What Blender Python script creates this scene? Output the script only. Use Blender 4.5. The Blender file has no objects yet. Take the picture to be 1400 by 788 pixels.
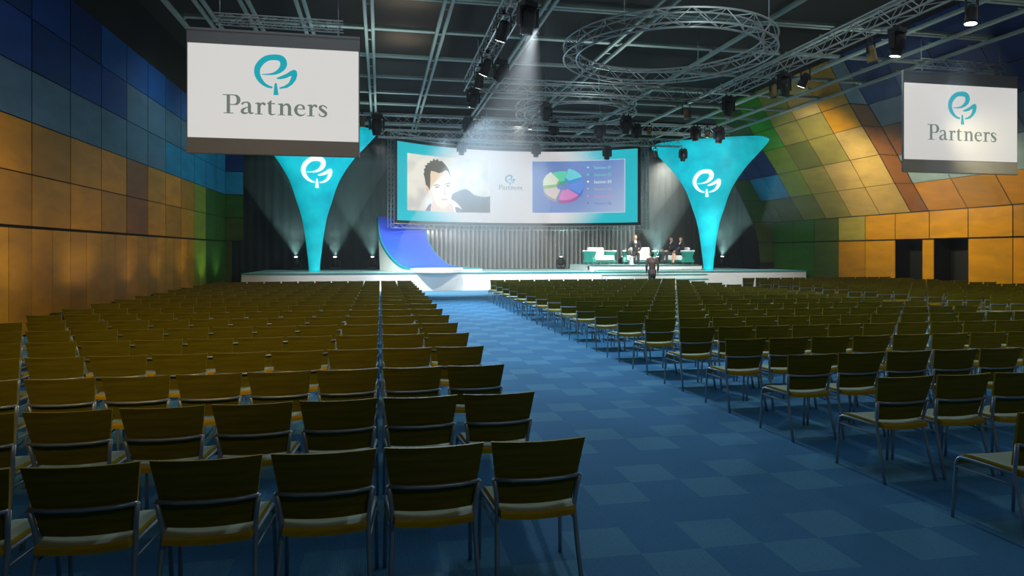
import bpy, bmesh, math, random
from mathutils import Vector, Matrix
random.seed(7)
PI = math.pi
scene = bpy.context.scene
COL = scene.collection

# ------------------------------------------------------------------ camera model (used to place things seen at a pixel)
FPX, TH, EYE = 918.0, math.radians(11.09), 1.78
ST, CT = math.sin(TH), math.cos(TH)
def at_y(u, v, Y):
    a = math.atan((u - 700) / FPX) + TH
    X = Y * math.tan(a); t = X * ST + Y * CT
    return Vector((X, Y, EYE + (345 - v) / FPX * t))
def at_x(u, v, X):
    a = math.atan((u - 700) / FPX) + TH
    Y = X / math.tan(a); t = X * ST + Y * CT
    return Vector((X, Y, EYE + (345 - v) / FPX * t))

def lin(r, g, b):
    f = lambda c: (c / 12.92 if c <= .04045 else ((c + .055) / 1.055) ** 2.4)
    return (f(r / 255), f(g / 255), f(b / 255), 1)

# ------------------------------------------------------------------ materials
def mat_base(name):
    m = bpy.data.materials.new(name); m.use_nodes = True
    nt = m.node_tree
    return m, nt, nt.nodes['Principled BSDF'], nt.nodes['Material Output']
def plain(name, col, rough=.6, metal=0., spec=.5, var=0.0, scale=6., bump=0.):
    m, nt, b, o = mat_base(name)
    b.inputs['Base Color'].default_value = col
    b.inputs['Roughness'].default_value = rough
    b.inputs['Metallic'].default_value = metal
    b.inputs['Specular IOR Level'].default_value = spec
    tc = nt.nodes.new('ShaderNodeTexCoord')
    nz = nt.nodes.new('ShaderNodeTexNoise'); nz.inputs['Scale'].default_value = scale; nz.inputs['Detail'].default_value = 4
    nt.links.new(tc.outputs['Object'], nz.inputs['Vector'])
    if var > 0:
        mx = nt.nodes.new('ShaderNodeMix'); mx.data_type = 'RGBA'
        mx.inputs[6].default_value = tuple(c * (1 - var) for c in col[:3]) + (1,)
        mx.inputs[7].default_value = tuple(min(1, c * (1 + var)) for c in col[:3]) + (1,)
        nt.links.new(nz.outputs['Fac'], mx.inputs[0]); nt.links.new(mx.outputs[2], b.inputs['Base Color'])
    if bump > 0:
        bp = nt.nodes.new('ShaderNodeBump'); bp.inputs['Strength'].default_value = bump; bp.inputs['Distance'].default_value = .01
        nt.links.new(nz.outputs['Fac'], bp.inputs['Height']); nt.links.new(bp.outputs['Normal'], b.inputs['Normal'])
    return m
def timber(name, col, rough=.5, axis=(1.2, 1.2, 7.), amount=.35):
    m, nt, b, o = mat_base(name)
    tc = nt.nodes.new('ShaderNodeTexCoord'); mp = nt.nodes.new('ShaderNodeMapping')
    mp.inputs['Scale'].default_value = axis
    nz = nt.nodes.new('ShaderNodeTexNoise'); nz.inputs['Scale'].default_value = 1.6; nz.inputs['Detail'].default_value = 6; nz.inputs['Distortion'].default_value = .6
    rp = nt.nodes.new('ShaderNodeValToRGB')
    rp.color_ramp.elements[0].position = .3; rp.color_ramp.elements[1].position = .7
    rp.color_ramp.elements[0].color = tuple(c * (1 - amount) for c in col[:3]) + (1,)
    rp.color_ramp.elements[1].color = tuple(min(1, c * (1 + amount)) for c in col[:3]) + (1,)
    nt.links.new(tc.outputs['Object'], mp.inputs['Vector']); nt.links.new(mp.outputs['Vector'], nz.inputs['Vector'])
    nt.links.new(nz.outputs['Fac'], rp.inputs['Fac']); nt.links.new(rp.outputs['Color'], b.inputs['Base Color'])
    b.inputs['Roughness'].default_value = rough; b.inputs['Specular IOR Level'].default_value = .25
    return m
def glow(name, col, strength=1.):
    """a lit screen or lens: gives off its own light over a dull face"""
    m, nt, b, o = mat_base(name)
    b.inputs['Base Color'].default_value = tuple(c * .3 for c in col[:3]) + (1,)
    b.inputs['Roughness'].default_value = .8; b.inputs['Specular IOR Level'].default_value = 0
    b.inputs['Emission Color'].default_value = col; b.inputs['Emission Strength'].default_value = strength
    return m

M = {}
M['black'] = plain('black_void', (.004, .004, .004, 1), .9)
M['ceiling'] = plain('ceiling_black', (.016, .015, .014, 1), .9, var=.2)
M['beam'] = plain('ceiling_beam_grey', lin(150, 165, 158), .55, var=.08)
M['truss'] = plain('truss_aluminium', (.42, .46, .46, 1), .42, .6, var=.08)
M['fixture'] = plain('fixture_black', (.012, .012, .013, 1), .45, var=.2)
M['fixture_brass'] = plain('fixture_bronze', (.35, .25, .10, 1), .4, .6, var=.1)
M['lamp_lit'] = glow('lamp_lens_lit', (1, .97, .92, 1), 12)
M['lamp_glass'] = plain('lamp_lens_dark', (.05, .06, .07, 1), .1)
M['white'] = plain('stage_white', (.78, .77, .74, 1), .5, var=.03)
M['teal_edge'] = plain('teal_edge', lin(20, 150, 160), .45, var=.06)
M['deck'] = plain('stage_deck', lin(170, 215, 215), .35, var=.05)
M['ramp_blue'] = plain('ramp_blue', lin(52, 96, 240), .45, var=.18, scale=1.1)
M['chrome'] = plain('chair_chrome', (.34, .42, .50, 1), .42, .55, var=.05)
M['wood_back'] = timber('chair_back_veneer', lin(104, 98, 10), .62, (2, 2, 26), .22)
M['wood_edge'] = timber('chair_edge_ply', lin(176, 146, 16), .6, (3, 3, 20), .18)
M['pad'] = plain('chair_seat_pad', lin(178, 186, 158), .8, var=.06, scale=30, bump=.1)
M['screen_frame'] = plain('screen_casing', lin(150, 148, 148), .7, var=.05)
M['screen_white'] = glow('screen_lit_white', lin(208, 206, 203), 1)
M['logo_teal'] = glow('screen_lit_teal', lin(30, 158, 172), 1)
M['logo_grey'] = glow('screen_lit_grey', lin(104, 116, 110), 1)
M['sofa_white'] = plain('sofa_white_leather', (.85, .86, .85, 1), .4, var=.03)
M['sofa_teal'] = plain('sofa_teal_leather', lin(40, 142, 126), .38, var=.08)
M['table_white'] = plain('table_white', (.8, .8, .78, 1), .4, var=.03)
M['bottle'] = plain('bottle_green_glass', (.05, .09, .06, 1), .1)
M['logo_white'] = glow('logo_backlit_white', (1, 1, 1, 1), .95)
M['joint'] = plain('panel_joint_black', (.008, .006, .004, 1), .9)

# carpet: blue broadloom with paler tiles in a repeating check, fine loop ribs
def carpet(name, col):
    m, nt, b, o = mat_base(name)
    tc = nt.nodes.new('ShaderNodeTexCoord')
    nz = nt.nodes.new('ShaderNodeTexNoise'); nz.inputs['Scale'].default_value = 55; nz.inputs['Detail'].default_value = 3
    n2 = nt.nodes.new('ShaderNodeTexNoise'); n2.inputs['Scale'].default_value = .8; n2.inputs['Detail'].default_value = 3
    wv = nt.nodes.new('ShaderNodeTexWave'); wv.inputs['Scale'].default_value = 22; wv.inputs['Distortion'].default_value = 1.5
    for n in (nz, n2, wv): nt.links.new(tc.outputs['Object'], n.inputs['Vector'])
    ad = nt.nodes.new('ShaderNodeMath'); ad.operation = 'ADD'
    nt.links.new(nz.outputs['Fac'], ad.inputs[0]); nt.links.new(n2.outputs['Fac'], ad.inputs[1])
    a2 = nt.nodes.new('ShaderNodeMath'); a2.operation = 'MULTIPLY_ADD'; a2.inputs[1].default_value = .3
    nt.links.new(wv.outputs['Fac'], a2.inputs[0]); nt.links.new(ad.outputs[0], a2.inputs[2])
    rp = nt.nodes.new('ShaderNodeValToRGB')
    rp.color_ramp.elements[0].position = .7; rp.color_ramp.elements[1].position = 1.5
    rp.color_ramp.elements[0].position = .45; rp.color_ramp.elements[1].position = 1.0
    hf = nt.nodes.new('ShaderNodeMath'); hf.operation = 'MULTIPLY'; hf.inputs[1].default_value = .65
    nt.links.new(a2.outputs[0], hf.inputs[0])
    rp.color_ramp.elements[0].color = tuple(c * .78 for c in col[:3]) + (1,)
    rp.color_ramp.elements[1].color = tuple(c * 1.22 for c in col[:3]) + (1,)
    nt.links.new(hf.outputs[0], rp.inputs['Fac']); nt.links.new(rp.outputs['Color'], b.inputs['Base Color'])
    b.inputs['Roughness'].default_value = .9; b.inputs['Specular IOR Level'].default_value = .15
    bp = nt.nodes.new('ShaderNodeBump'); bp.inputs['Strength'].default_value = .35; bp.inputs['Distance'].default_value = .006
    nt.links.new(a2.outputs[0], bp.inputs['Height']); nt.links.new(bp.outputs['Normal'], b.inputs['Normal'])
    return m
M['carpet'] = carpet('carpet_blue', lin(64, 118, 158))
M['carpet_pale'] = carpet('carpet_pale_tile', lin(80, 134, 166))

WALLC = {'O': lin(206, 136, 6), 'P': lin(196, 134, 10), 'Q': lin(178, 120, 8), 'R': lin(150, 90, 34), 'T': lin(196, 158, 84), 'E': lin(112, 112, 40), 'H': lin(74, 150, 36),
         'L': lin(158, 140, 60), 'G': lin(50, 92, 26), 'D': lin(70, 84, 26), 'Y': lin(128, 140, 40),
         'S': lin(84, 112, 134), 'B': lin(24, 84, 150), 'N': lin(14, 48, 104), 'C': lin(30, 130, 170), 'W': lin(150, 172, 178), 'K': lin(120, 128, 132), 'M': lin(22, 62, 130)}
for k, c in WALLC.items():
    M['w' + k] = timber('wall_panel_' + k, c, .5, (.55, .55, 1.7), .16)

# ------------------------------------------------------------------ mesh builder
class MB:
    def __init__(s): s.v, s.f, s.m, s.s = [], [], [], []
    def add(s, vs, fs, mi=0, sm=False):
        b = len(s.v); s.v += [tuple(v) for v in vs]
        for f in fs: s.f.append(tuple(b + i for i in f)); s.m.append(mi); s.s.append(sm)
        return s
    def box(s, c, d, mi=0, rot=None):
        vs = []
        for x in (-.5, .5):
            for y in (-.5, .5):
                for z in (-.5, .5):
                    p = Vector((x * d[0], y * d[1], z * d[2]))
                    if rot is not None: p = rot @ p
                    vs.append(p + Vector(c))
        return s.add(vs, [(0, 1, 3, 2), (4, 6, 7, 5), (0, 4, 5, 1), (2, 3, 7, 6), (0, 2, 6, 4), (1, 5, 7, 3)], mi)
    def tube(s, pts, r, n=8, closed=False, mi=0, cap=True, sm=True):
        pts = [Vector(p) for p in pts]; N = len(pts)
        rs = r if isinstance(r, (list, tuple)) else [r] * N
        T = []
        for i in range(N):
            if closed: d = pts[(i + 1) % N] - pts[i - 1]
            else: d = pts[min(i + 1, N - 1)] - pts[max(i - 1, 0)]
            T.append(d.normalized())
        ref = Vector((0, 0, 1)) if abs(T[0].z) < .9 else Vector((1, 0, 0))
        nrm = (ref - T[0] * ref.dot(T[0])).normalized()
        vs = []
        for i in range(N):
            nrm = (nrm - T[i] * nrm.dot(T[i]))
            nrm = nrm.normalized() if nrm.length > 1e-6 else T[i].orthogonal().normalized()
            bn = T[i].cross(nrm)
            for k in range(n):
                a = 2 * PI * (k + .5) / n
                vs.append(pts[i] + (nrm * math.cos(a) + bn * math.sin(a)) * rs[i])
        fs = []
        for i in range(N if closed else N - 1):
            j = (i + 1) % N
            for k in range(n):
                k2 = (k + 1) % n
                fs.append((i * n + k, i * n + k2, j * n + k2, j * n + k))
        s.add(vs, fs, mi, sm)
        if cap and not closed:
            b = len(s.v) - N * n
            s.f.append(tuple(b + k for k in range(n))[::-1]); s.m.append(mi); s.s.append(False)
            s.f.append(tuple(b + (N - 1) * n + k for k in range(n))); s.m.append(mi); s.s.append(False)
        return s
    def lathe(s, prof, n=20, c=(0, 0, 0), rot=None, mi=0, sm=True, sx=1., sy=1.):
        vs = []
        for r, z in prof:
            for k in range(n):
                a = 2 * PI * k / n
                p = Vector((r * sx * math.cos(a), r * sy * math.sin(a), z))
                if rot is not None: p = rot @ p
                vs.append(p + Vector(c))
        fs = []
        for i in range(len(prof) - 1):
            for k in range(n):
                k2 = (k + 1) % n
                fs.append((i * n + k, i * n + k2, (i + 1) * n + k2, (i + 1) * n + k))
        fs.append(tuple(range(n))[::-1]); fs.append(tuple((len(prof) - 1) * n + k for k in range(n)))
        return s.add(vs, fs, mi, sm)
    def prism(s, poly, fa, fb, mi=0):
        n = len(poly); vs = [fa(p) for p in poly] + [fb(p) for p in poly]
        fs = [tuple(range(n))[::-1], tuple(range(n, 2 * n))] + [(i, (i + 1) % n, n + (i + 1) % n, n + i) for i in range(n)]
        return s.add(vs, fs, mi)
    def grid(s, fn, nu, nv, mi=0, sm=True, flip=False):
        vs = [fn(i / nu, j / nv) for j in range(nv + 1) for i in range(nu + 1)]
        fs = []
        for j in range(nv):
            for i in range(nu):
                a = j * (nu + 1) + i; q = (a, a + 1, a + nu + 2, a + nu + 1)
                fs.append(q[::-1] if flip else q)
        return s.add(vs, fs, mi, sm)
    def mesh(s, name, mats, recalc=False):
        me = bpy.data.meshes.new(name); me.from_pydata(s.v, [], s.f)
        for m in (mats if isinstance(mats, (list, tuple)) else [mats]): me.materials.append(m)
        me.polygons.foreach_set('material_index', s.m); me.polygons.foreach_set('use_smooth', s.s)
        if recalc:
            bm = bmesh.new(); bm.from_mesh(me); bmesh.ops.recalc_face_normals(bm, faces=bm.faces); bm.to_mesh(me); bm.free()
        me.update(); return me
    def build(s, name, mats, parent=None, recalc=True, bevel=0):
        o = bpy.data.objects.new(name, s.mesh(name, mats, recalc)); COL.objects.link(o)
        if parent: o.parent = parent
        if bevel:
            b = o.modifiers.new('bevel', 'BEVEL'); b.width = bevel; b.segments = 2; b.limit_method = 'ANGLE'
        return o

def empty(name, loc=(0, 0, 0), rz=0.):
    o = bpy.data.objects.new(name, None); o.empty_display_size = .1; COL.objects.link(o)
    o.location = loc; o.rotation_euler = (0, 0, rz); return o
def tag(o, label, cat, group=None, kind=None):
    o['label'] = label; o['category'] = cat
    if group: o['group'] = group
    if kind: o['kind'] = kind
    return o
def thing(name, label, cat, loc=(0, 0, 0), rz=0., group=None): return tag(empty(name, loc, rz), label, cat, group)
def struct(o, label, cat): o['kind'] = 'structure'; o['label'] = label; o['category'] = cat; return o
def copy_tree(o, parent=None):
    c = o.copy(); COL.objects.link(c)
    if parent: c.parent = parent
    for ch in list(o.children): copy_tree(ch, c)
    return c
def rz(a): return Matrix.Rotation(a, 3, 'Z')
def rx(a): return Matrix.Rotation(a, 3, 'X')
def ry(a): return Matrix.Rotation(a, 3, 'Y')
def ordw(i): return ['first', 'second', 'third', 'fourth', 'fifth', 'sixth', 'seventh', 'eighth', 'ninth', 'tenth', 'eleventh', 'twelfth', 'thirteenth', 'fourteenth', 'fifteenth', 'sixteenth', 'seventeenth', 'eighteenth', 'nineteenth', 'twentieth'][i]

# ------------------------------------------------------------------ setting
XL, XR, YB = -7.36, 21.83, 34.4
TILE, OX, OY = .39, .34, .23
mb = MB()
i0, i1, j0, j1 = int((XL - OX) / TILE) - 1, int((XR - OX) / TILE) + 2, -12, int((38.2 - OY) / TILE) + 1
for j in range(j0, j1):
    for i in range(i0, i1):
        pale = (j % 3 == 2 and i % 2 == 1) or (j % 3 == 0 and i % 2 == 0)
        x, y = OX + i * TILE, OY + j * TILE
        mb.add([(x, y, 0), (x + TILE, y, 0), (x + TILE, y + TILE, 0), (x, y + TILE, 0)], [(0, 1, 2, 3)], 1 if pale else 0)
struct(mb.build('floor', [M['carpet'], M['carpet_pale']]), 'blue carpet floor with paler tiles in a check', 'floor')

mb = MB(); mb.box((7.2, 17, 9.65), (31, 46, .1)); struct(mb.build('ceiling', M['ceiling']), 'black ceiling void above the beam grid', 'ceiling')

PK = sorted(k for k in WALLC)
PMATS = [M['joint']] + [M['w' + k] for k in PK]
PI_ = {k: i + 1 for i, k in enumerate(PK)}
JY = [YB - 1.83 * k for k in range(0, 20)]
def panel_quad(mb, a, b, c, d, key, nrm, th=.03, gap=.02):
    """a panel board standing proud of its wall, drawn in at its edges so the joint shows"""
    a, b, c, d = map(Vector, (a, b, c, d)); ctr = (a + b + c + d) / 4
    q = []
    for p in (a, b, c, d):
        e = (p - ctr); L = e.length
        q.append(ctr + e * (1 - gap * 1.3 / L) + nrm * th)
    base = [p + (ctr - p).normalized() * gap * 1.3 for p in (a, b, c, d)]
    vs = base + q
    mb.add(vs, [(4, 5, 6, 7), (0, 1, 5, 4), (1, 2, 6, 5), (2, 3, 7, 6), (3, 0, 4, 7)], PI_[key])
# left wall
mb = MB(); mb.box((XL - .06, 16.5, 3.95), (.1, 36.2, 7.9)); mb.box((XL - .08, 18.3, 8.76), (.1, 40.0, 1.7)); mb.box((XL - .06, 36.4, 3.95), (.1, 3.6, 7.9))
zr = [0.0, 2.33, 3.44, 4.56, 5.67, 6.79, 7.9]
nx = Vector((1, 0, 0))
for k in range(18):
    y1, y0 = JY[k], JY[k + 1]
    for r in range(6):
        z0, z1 = zr[r], zr[r + 1]
        if r == 0: z0, z1 = .02, z1 - .03
        if r <= 2:
            key = 'G' if k <= 1 else 'Y' if k == 2 else 'R' if k == 6 and r else 'O' if (k + r) % 3 == 0 else 'P' if (k + r) % 3 == 1 else 'Q'  # green light at the far end is painted into the panel colours
        elif r == 3: key = 'C' if k <= 4 else 'S'
        elif r == 4: key = 'C' if k <= 2 else 'S' if k <= 6 else 'M' if k % 3 else 'N'
        else: key = 'B' if k <= 7 else 'M' if k % 2 else 'N'
        if r == 0:
            ym = (y0 + y1) / 2
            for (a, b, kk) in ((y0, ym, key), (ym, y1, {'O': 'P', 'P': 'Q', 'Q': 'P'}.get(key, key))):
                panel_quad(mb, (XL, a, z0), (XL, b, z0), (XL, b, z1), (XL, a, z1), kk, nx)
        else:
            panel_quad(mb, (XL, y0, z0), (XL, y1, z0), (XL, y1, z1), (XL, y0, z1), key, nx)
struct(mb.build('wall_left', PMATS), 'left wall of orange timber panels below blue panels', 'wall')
# short return wall at the left end of the stage
mb = MB(); mb.box((XL + .4, YB + .06, 5.1), (.9, .1, 5.6)); ny = Vector((0, -1, 0))
for r in range(1, 6):
    panel_quad(mb, (XL + .03, YB, zr[r]), (XL + .85, YB, zr[r]), (XL + .85, YB, zr[r + 1]), (XL + .03, YB, zr[r + 1]), 'D' if r == 1 else 'G' if r == 2 else 'C' if r == 3 else 'N', ny)
mb.box((XL + .15, YB + .06, 1.16), (.3, .1, 2.33), PI_['D'])
struct(mb.build('wall_left_return', PMATS), 'narrow return of green and blue panels beside the stage', 'wall')

# right wall: upright panels, then boards raked in over the room
mb = MB(); mb.box((7.2, 38.2, 4.8), (29.4, .1, 9.6)); struct(mb.build('wall_back', M['black']), 'black back wall hidden behind the stage curtain', 'wall')
D1 = (25.33, 23.77); D2 = (23.2, 21.64)
mb = MB()
def wall_seg(y0, y1, z0, z1): mb.box((XR + .06, (y0 + y1) / 2, (z0 + z1) / 2), (.1, y1 - y0, z1 - z0))
wall_seg(-1.6, D2[1], 0, 3.47); wall_seg(D2[0], D1[1], 0, 3.47); wall_seg(D1[0], YB, 0, 3.47); wall_seg(D2[1], D2[0], 2.33, 3.47); wall_seg(D1[1], D1[0], 2.33, 3.47)
mb.box((XR + .06, (YB + 38.15) / 2 + .03, 4.8), (.1, 38.15 - YB, 9.6))
nl = Vector((-1, 0, 0))
lowR = ['G', 'G', 'D', 'Q', 'P', 'O', 'P', 'P', 'O', 'P', 'O', 'P', 'O', 'P', 'O', 'P', 'O', 'P']
uppR = ['G', 'G', 'D', 'L', 'P', 'P', 'P', 'P', 'Q', 'O', 'P', 'O', 'P', 'O', 'P', 'O', 'P', 'O']
for k in range(18):
    y1, y0 = JY[k], JY[k + 1]
    panel_quad(mb, (XR, y1, 2.33), (XR, y0, 2.33), (XR, y0, 3.44), (XR, y1, 3.44), uppR[k], nl)
    a, b = y0, y1
    if k in (5, 6): continue
    panel_quad(mb, (XR, b, .02), (XR, a, .02), (XR, a, 2.30), (XR, b, 2.30), lowR[k], nl)
panel_quad(mb, (XR, D1[1], .02), (XR, D2[0], .02), (XR, D2[0], 2.3), (XR, D1[1], 2.3), 'P', nl)
struct(mb.build('wall_right', PMATS), 'right wall of upright orange timber panels with two dark doorways', 'wall')
for n, (d, lb) in enumerate(((D1, 'black doorway in the right wall nearer the stage'), (D2, 'black doorway in the right wall farther from the stage'))):
    w = d[0] - d[1]; ym = (d[0] + d[1]) / 2
    mb = MB()
    mb.box((XR + .8, ym, 1.16), (.04, w, 2.32)); mb.box((XR + .42, d[0] + .02, 1.16), (.8, .04, 2.32)); mb.box((XR + .42, d[1] - .02, 1.16), (.8, .04, 2.32)); mb.box((XR + .42, ym, 2.35), (.8, w, .04))
    struct(mb.build('door_%d' % (n + 1), M['fixture']), lb, 'doorway')
# raked boards
FAR = [(21.83, 3.47), (21.06, 4.66), (20.32, 5.84), (19.52, 7.0), (18.92, 7.9), (17.9, 9.6)]
NEAR = [(21.83, 3.47), (21.1, 4.57), (20.4, 5.68), (19.66, 6.8), (19.05, 7.65), (17.8, 9.6)]
def slope_n(P, r):
    dx, dz = P[r + 1][0] - P[r][0], P[r + 1][1] - P[r][1]
    n = Vector((-dz, 0, dx)); n.normalize()
    return n if n.x < 0 else -n
rows_far = [['D', 'D', 'D', 'E', 'E', 'L', 'L', 'T', 'T', 'T', 'T'],
            ['C', 'C', 'C', 'Y', 'E', 'L', 'L', 'T', 'T', 'T', 'T'],
            ['N', 'M', 'N', 'Y', 'Y', 'E', 'L', 'L', 'T', 'T', 'T'],
            ['G', 'G', 'G', 'H', 'E', 'L', 'L', 'L', 'T', 'P', 'P'],
            ['G', 'G', 'G', 'H', 'L', 'L', 'L', 'T', 'P', 'P', 'P']]
mb = MB(); HY = .915
for r in range(5):
    (x0, z0), (x1, z1) = FAR[r], FAR[r + 1]; n = slope_n(FAR, r)
    mb.add([Vector((x0, YB, z0)) - n * .01, Vector((x0, 24.4, z0)) - n * .01, Vector((x1, 24.4, z1)) - n * .01, Vector((x1, YB, z1)) - n * .01], [(0, 1, 2, 3)], 0)
    cols = [(YB - HY * i, YB - HY * (i + 1), rows_far[r][i]) for i in range(11)]
    i = 0
    edges = [0, 1.5, 3, 5, 7, 9, 10.93] if r in (1, 2) else [0, 1, 3, 5, 7, 9, 10.93]
    for a, b in zip(edges[:-1], edges[1:]):
        ya, yb = YB - HY * a, YB - HY * b
        panel_quad(mb, (x0, ya, z0), (x0, yb, z0), (x1, yb, z1), (x1, ya, z1), rows_far[r][min(10, int(a + .6))], n, .02)
    # brown strip turning from the far rake to the near one
    (p0, q0), (p1, q1) = NEAR[r], NEAR[r + 1]
    a, b, c, d = Vector((x0, 24.38, z0)), Vector((p0, 23.49, q0)), Vector((p1, 23.49, q1)), Vector((x1, 24.38, z1))
    mb.add([a - n * .01, b - n * .01, c - n * .01, d - n * .01], [(0, 1, 2, 3)], 0)
    panel_quad(mb, a, b, c, d, 'R' if r < 4 else 'K', n, .02)
    n2 = slope_n(NEAR, r)
    mb.add([Vector((p0, 23.47, q0)) - n2 * .01, Vector((p0, 1.4, q0)) - n2 * .01, Vector((p1, 1.4, q1)) - n2 * .01, Vector((p1, 23.47, q1)) - n2 * .01], [(0, 1, 2, 3)], 0)
    for k in range(6, 18):
        ya = 23.47 - 1.83 * (k - 6); yb = ya - 1.83
        key = ['P' if k % 2 else 'O', 'W', 'R' if k == 6 else 'S', 'K' if k < 9 else 'N', 'N'][r]
        panel_quad(mb, (p0, ya, q0), (p0, yb, q0), (p1, yb, q1), (p1, ya, q1), key, n2, .02)
struct(mb.build('wall_right_raked', PMATS), 'raked upper right wall of tan, green and blue boards', 'wall')
# right return beside the stage, its inner edge cut to a curve
mb = MB()
inner = [(20.98, .0), (20.98, 1.2), (20.85, 2.33), (20.5, 3.47), (19.9, 4.66), (19.25, 5.84), (18.6, 7.0), (18.0, 7.9)]
outer = [(XR, 0), (XR, 1.2), (XR, 2.33)] + FAR[:5]
keys = ['K', 'D', 'D', 'G', 'G', 'B', 'G']
for i in range(7):
    (a, z0), (b, z1) = inner[i], inner[i + 1]; (c, w0), (d, w1) = outer[i], outer[i + 1]
    q = [(a, YB, z0), (c, YB, z0), (d, YB, z1), (b, YB, z1)]
    mb.add([(x, y + .01, z) for x, y, z in q], [(0, 1, 2, 3)], 0)
    if i >= 1: panel_quad(mb, q[0], q[1], q[2], q[3], 'D' if i < 3 else keys[i], ny, .02)
struct(mb.build('wall_right_return', PMATS), 'narrow green and blue return wall right of the stage', 'wall')

# ceiling beam grid
ZC = 8.18
def rail(mb, p, q, w=.1, h=.14):
    p, q = Vector(p), Vector(q); d = (q - p); L = d.length; m = (p + q) / 2
    if abs(d.x) > abs(d.y): mb.box(m, (L, w, h))
    else: mb.box(m, (w, L, h))
BX = [-5.43, -4.58, -3.44, -2.03, -.31, 1.73, 4.33, 7.28, 10.58, 13.06, 15.18, 16.85, 18.3]
tn = 1
for i, x in enumerate(BX):
    mb = MB()
    wide = .10 if abs(x - 7.28) > .1 else .19
    if i == 0 or x > 8: rail(mb, (x, 2, ZC + .05), (x, 36.4, ZC + .05), .15 if i else .13, .1)
    else:
        for sx in (-1, 1): rail(mb, (x + sx * wide, 2, ZC + .05), (x + sx * wide, 36.4, ZC + .05), .095, .1)
    for q in range(3, 36, 3): mb.box((x, q, ZC + .12), (.26, .06, .04))
    struct(mb.build('trim_%d' % tn, M['beam'], bevel=.02), 'grey ceiling beam running towards the stage, %s from the left' % ordw(i), 'ceiling beam'); tn += 1
BYs = [9.3, 12.0, 14.75, 17.45, 20.1, 22.9, 25.6, 28.1, 30.3, 32.8, 35.2]
for i, y in enumerate(BYs):
    mb = MB()
    if y < 19:
        for sy in (-1, 1): rail(mb, (BX[0], y + sy * .1, ZC + .19), (BX[-1] + .1, y + sy * .1, ZC + .19), .12, .1)
    else: rail(mb, (BX[0], y, ZC + .19), (BX[-1] + .1, y, ZC + .19), .19, .1)
    for q in BX: mb.box((q, y, ZC + .12), (.2, .2, .04))
    struct(mb.build('trim_%d' % tn, M['beam'], bevel=.02), 'grey ceiling beam running across the hall, %s from the camera' % ordw(i), 'ceiling beam'); tn += 1

# ------------------------------------------------------------------ curtains
def curtain_mat(name, col):
    m, nt, b, o = mat_base(name)
    b.inputs['Base Color'].default_value = col; b.inputs['Roughness'].default_value = .85; b.inputs['Specular IOR Level'].default_value = .2
    b.inputs['Sheen Weight'].default_value = .15
    tc = nt.nodes.new('ShaderNodeTexCoord'); nz = nt.nodes.new('ShaderNodeTexNoise'); nz.inputs['Scale'].default_value = 90
    bp = nt.nodes.new('ShaderNodeBump'); bp.inputs['Strength'].default_value = .1
    nt.links.new(tc.outputs['Object'], nz.inputs['Vector']); nt.links.new(nz.outputs['Fac'], bp.inputs['Height']); nt.links.new(bp.outputs['Normal'], b.inputs['Normal'])
    return m
M['curtain'] = curtain_mat('curtain_black_velvet', (.02, .021, .021, 1))
M['drape'] = curtain_mat('drape_grey', (.34, .34, .33, 1))
def curtain(name, x0, x1, y, z0, z1, pitch, amp, mat, crisp=False):
    mb = MB(); n = int((x1 - x0) / pitch * (12 if crisp else 8))
    def fn(u, v):
        x = x0 + (x1 - x0) * u
        ph = 2 * PI * x / pitch + .8 * math.sin(x * 1.7) + .5 * math.sin(x * 4.1)
        a = amp * (.75 + .35 * math.sin(x * 2.3 + 1)) * (.6 + .4 * (1 - v))
        if crisp:
            p = (x / pitch) % 1.0; w = .58 + .08 * math.sin(x * 5.3)
            d = -.09 * math.sin(PI * p / w) if p < w else amp * math.sin(PI * (p - w) / (1 - w)) ** .6
            return (x, y + d, z0 + (z1 - z0) * v)
        return (x + .25 * amp * math.sin(ph * 2), y + a * math.sin(ph), z0 + (z1 - z0) * v)
    mb.grid(fn, n, 6)
    return mb.build(name, mat)
tag(curtain('stage_curtain', -7.3, 21.8, 37.75, .02, 9.3, .42, .055, M['curtain']), 'tall black pleated curtain closing the back of the stage', 'curtain')
tag(curtain('pleated_drape', .35, 14.7, 37.3, .86, 3.55, .25, .32, M['drape'], True), 'grey pleated drape hanging below the curved screen', 'curtain')

# ------------------------------------------------------------------ stage
ZS = .84
t = thing('stage', 'low white stage with pale teal deck across the hall', 'stage', (0, 0, 0))
SX0, SX1, SY0, SY1 = -5.95, 21.5, 31.0, 37.6
SPOLY = [(SX0, SY0), (SX1, SY0), (SX1, 34.2), (20.5, 34.2), (20.5, SY1), (SX0, SY1)]
mb = MB(); mb.prism(SPOLY, lambda p: Vector((p[0], p[1], 0)), lambda p: Vector((p[0], p[1], ZS - .03))); mb.build('fascia', M['white'], t)
mb = MB(); mb.prism(SPOLY, lambda p: Vector((p[0], p[1] - (.02 if p[1] == SY0 else 0), ZS - .028)), lambda p: Vector((p[0], p[1] - (.02 if p[1] == SY0 else 0), ZS))); mb.build('deck', [M['deck']], t)['label'] = 'pale glossy deck'
mb = MB(); mb.box(((SX0 + SX1) / 2, SY0 - .028, ZS - .02), (SX1 - SX0 + .04, .014, .045)); mb.build('edge_strip', M['teal_edge'], t)['label'] = 'teal edge strip'

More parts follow.
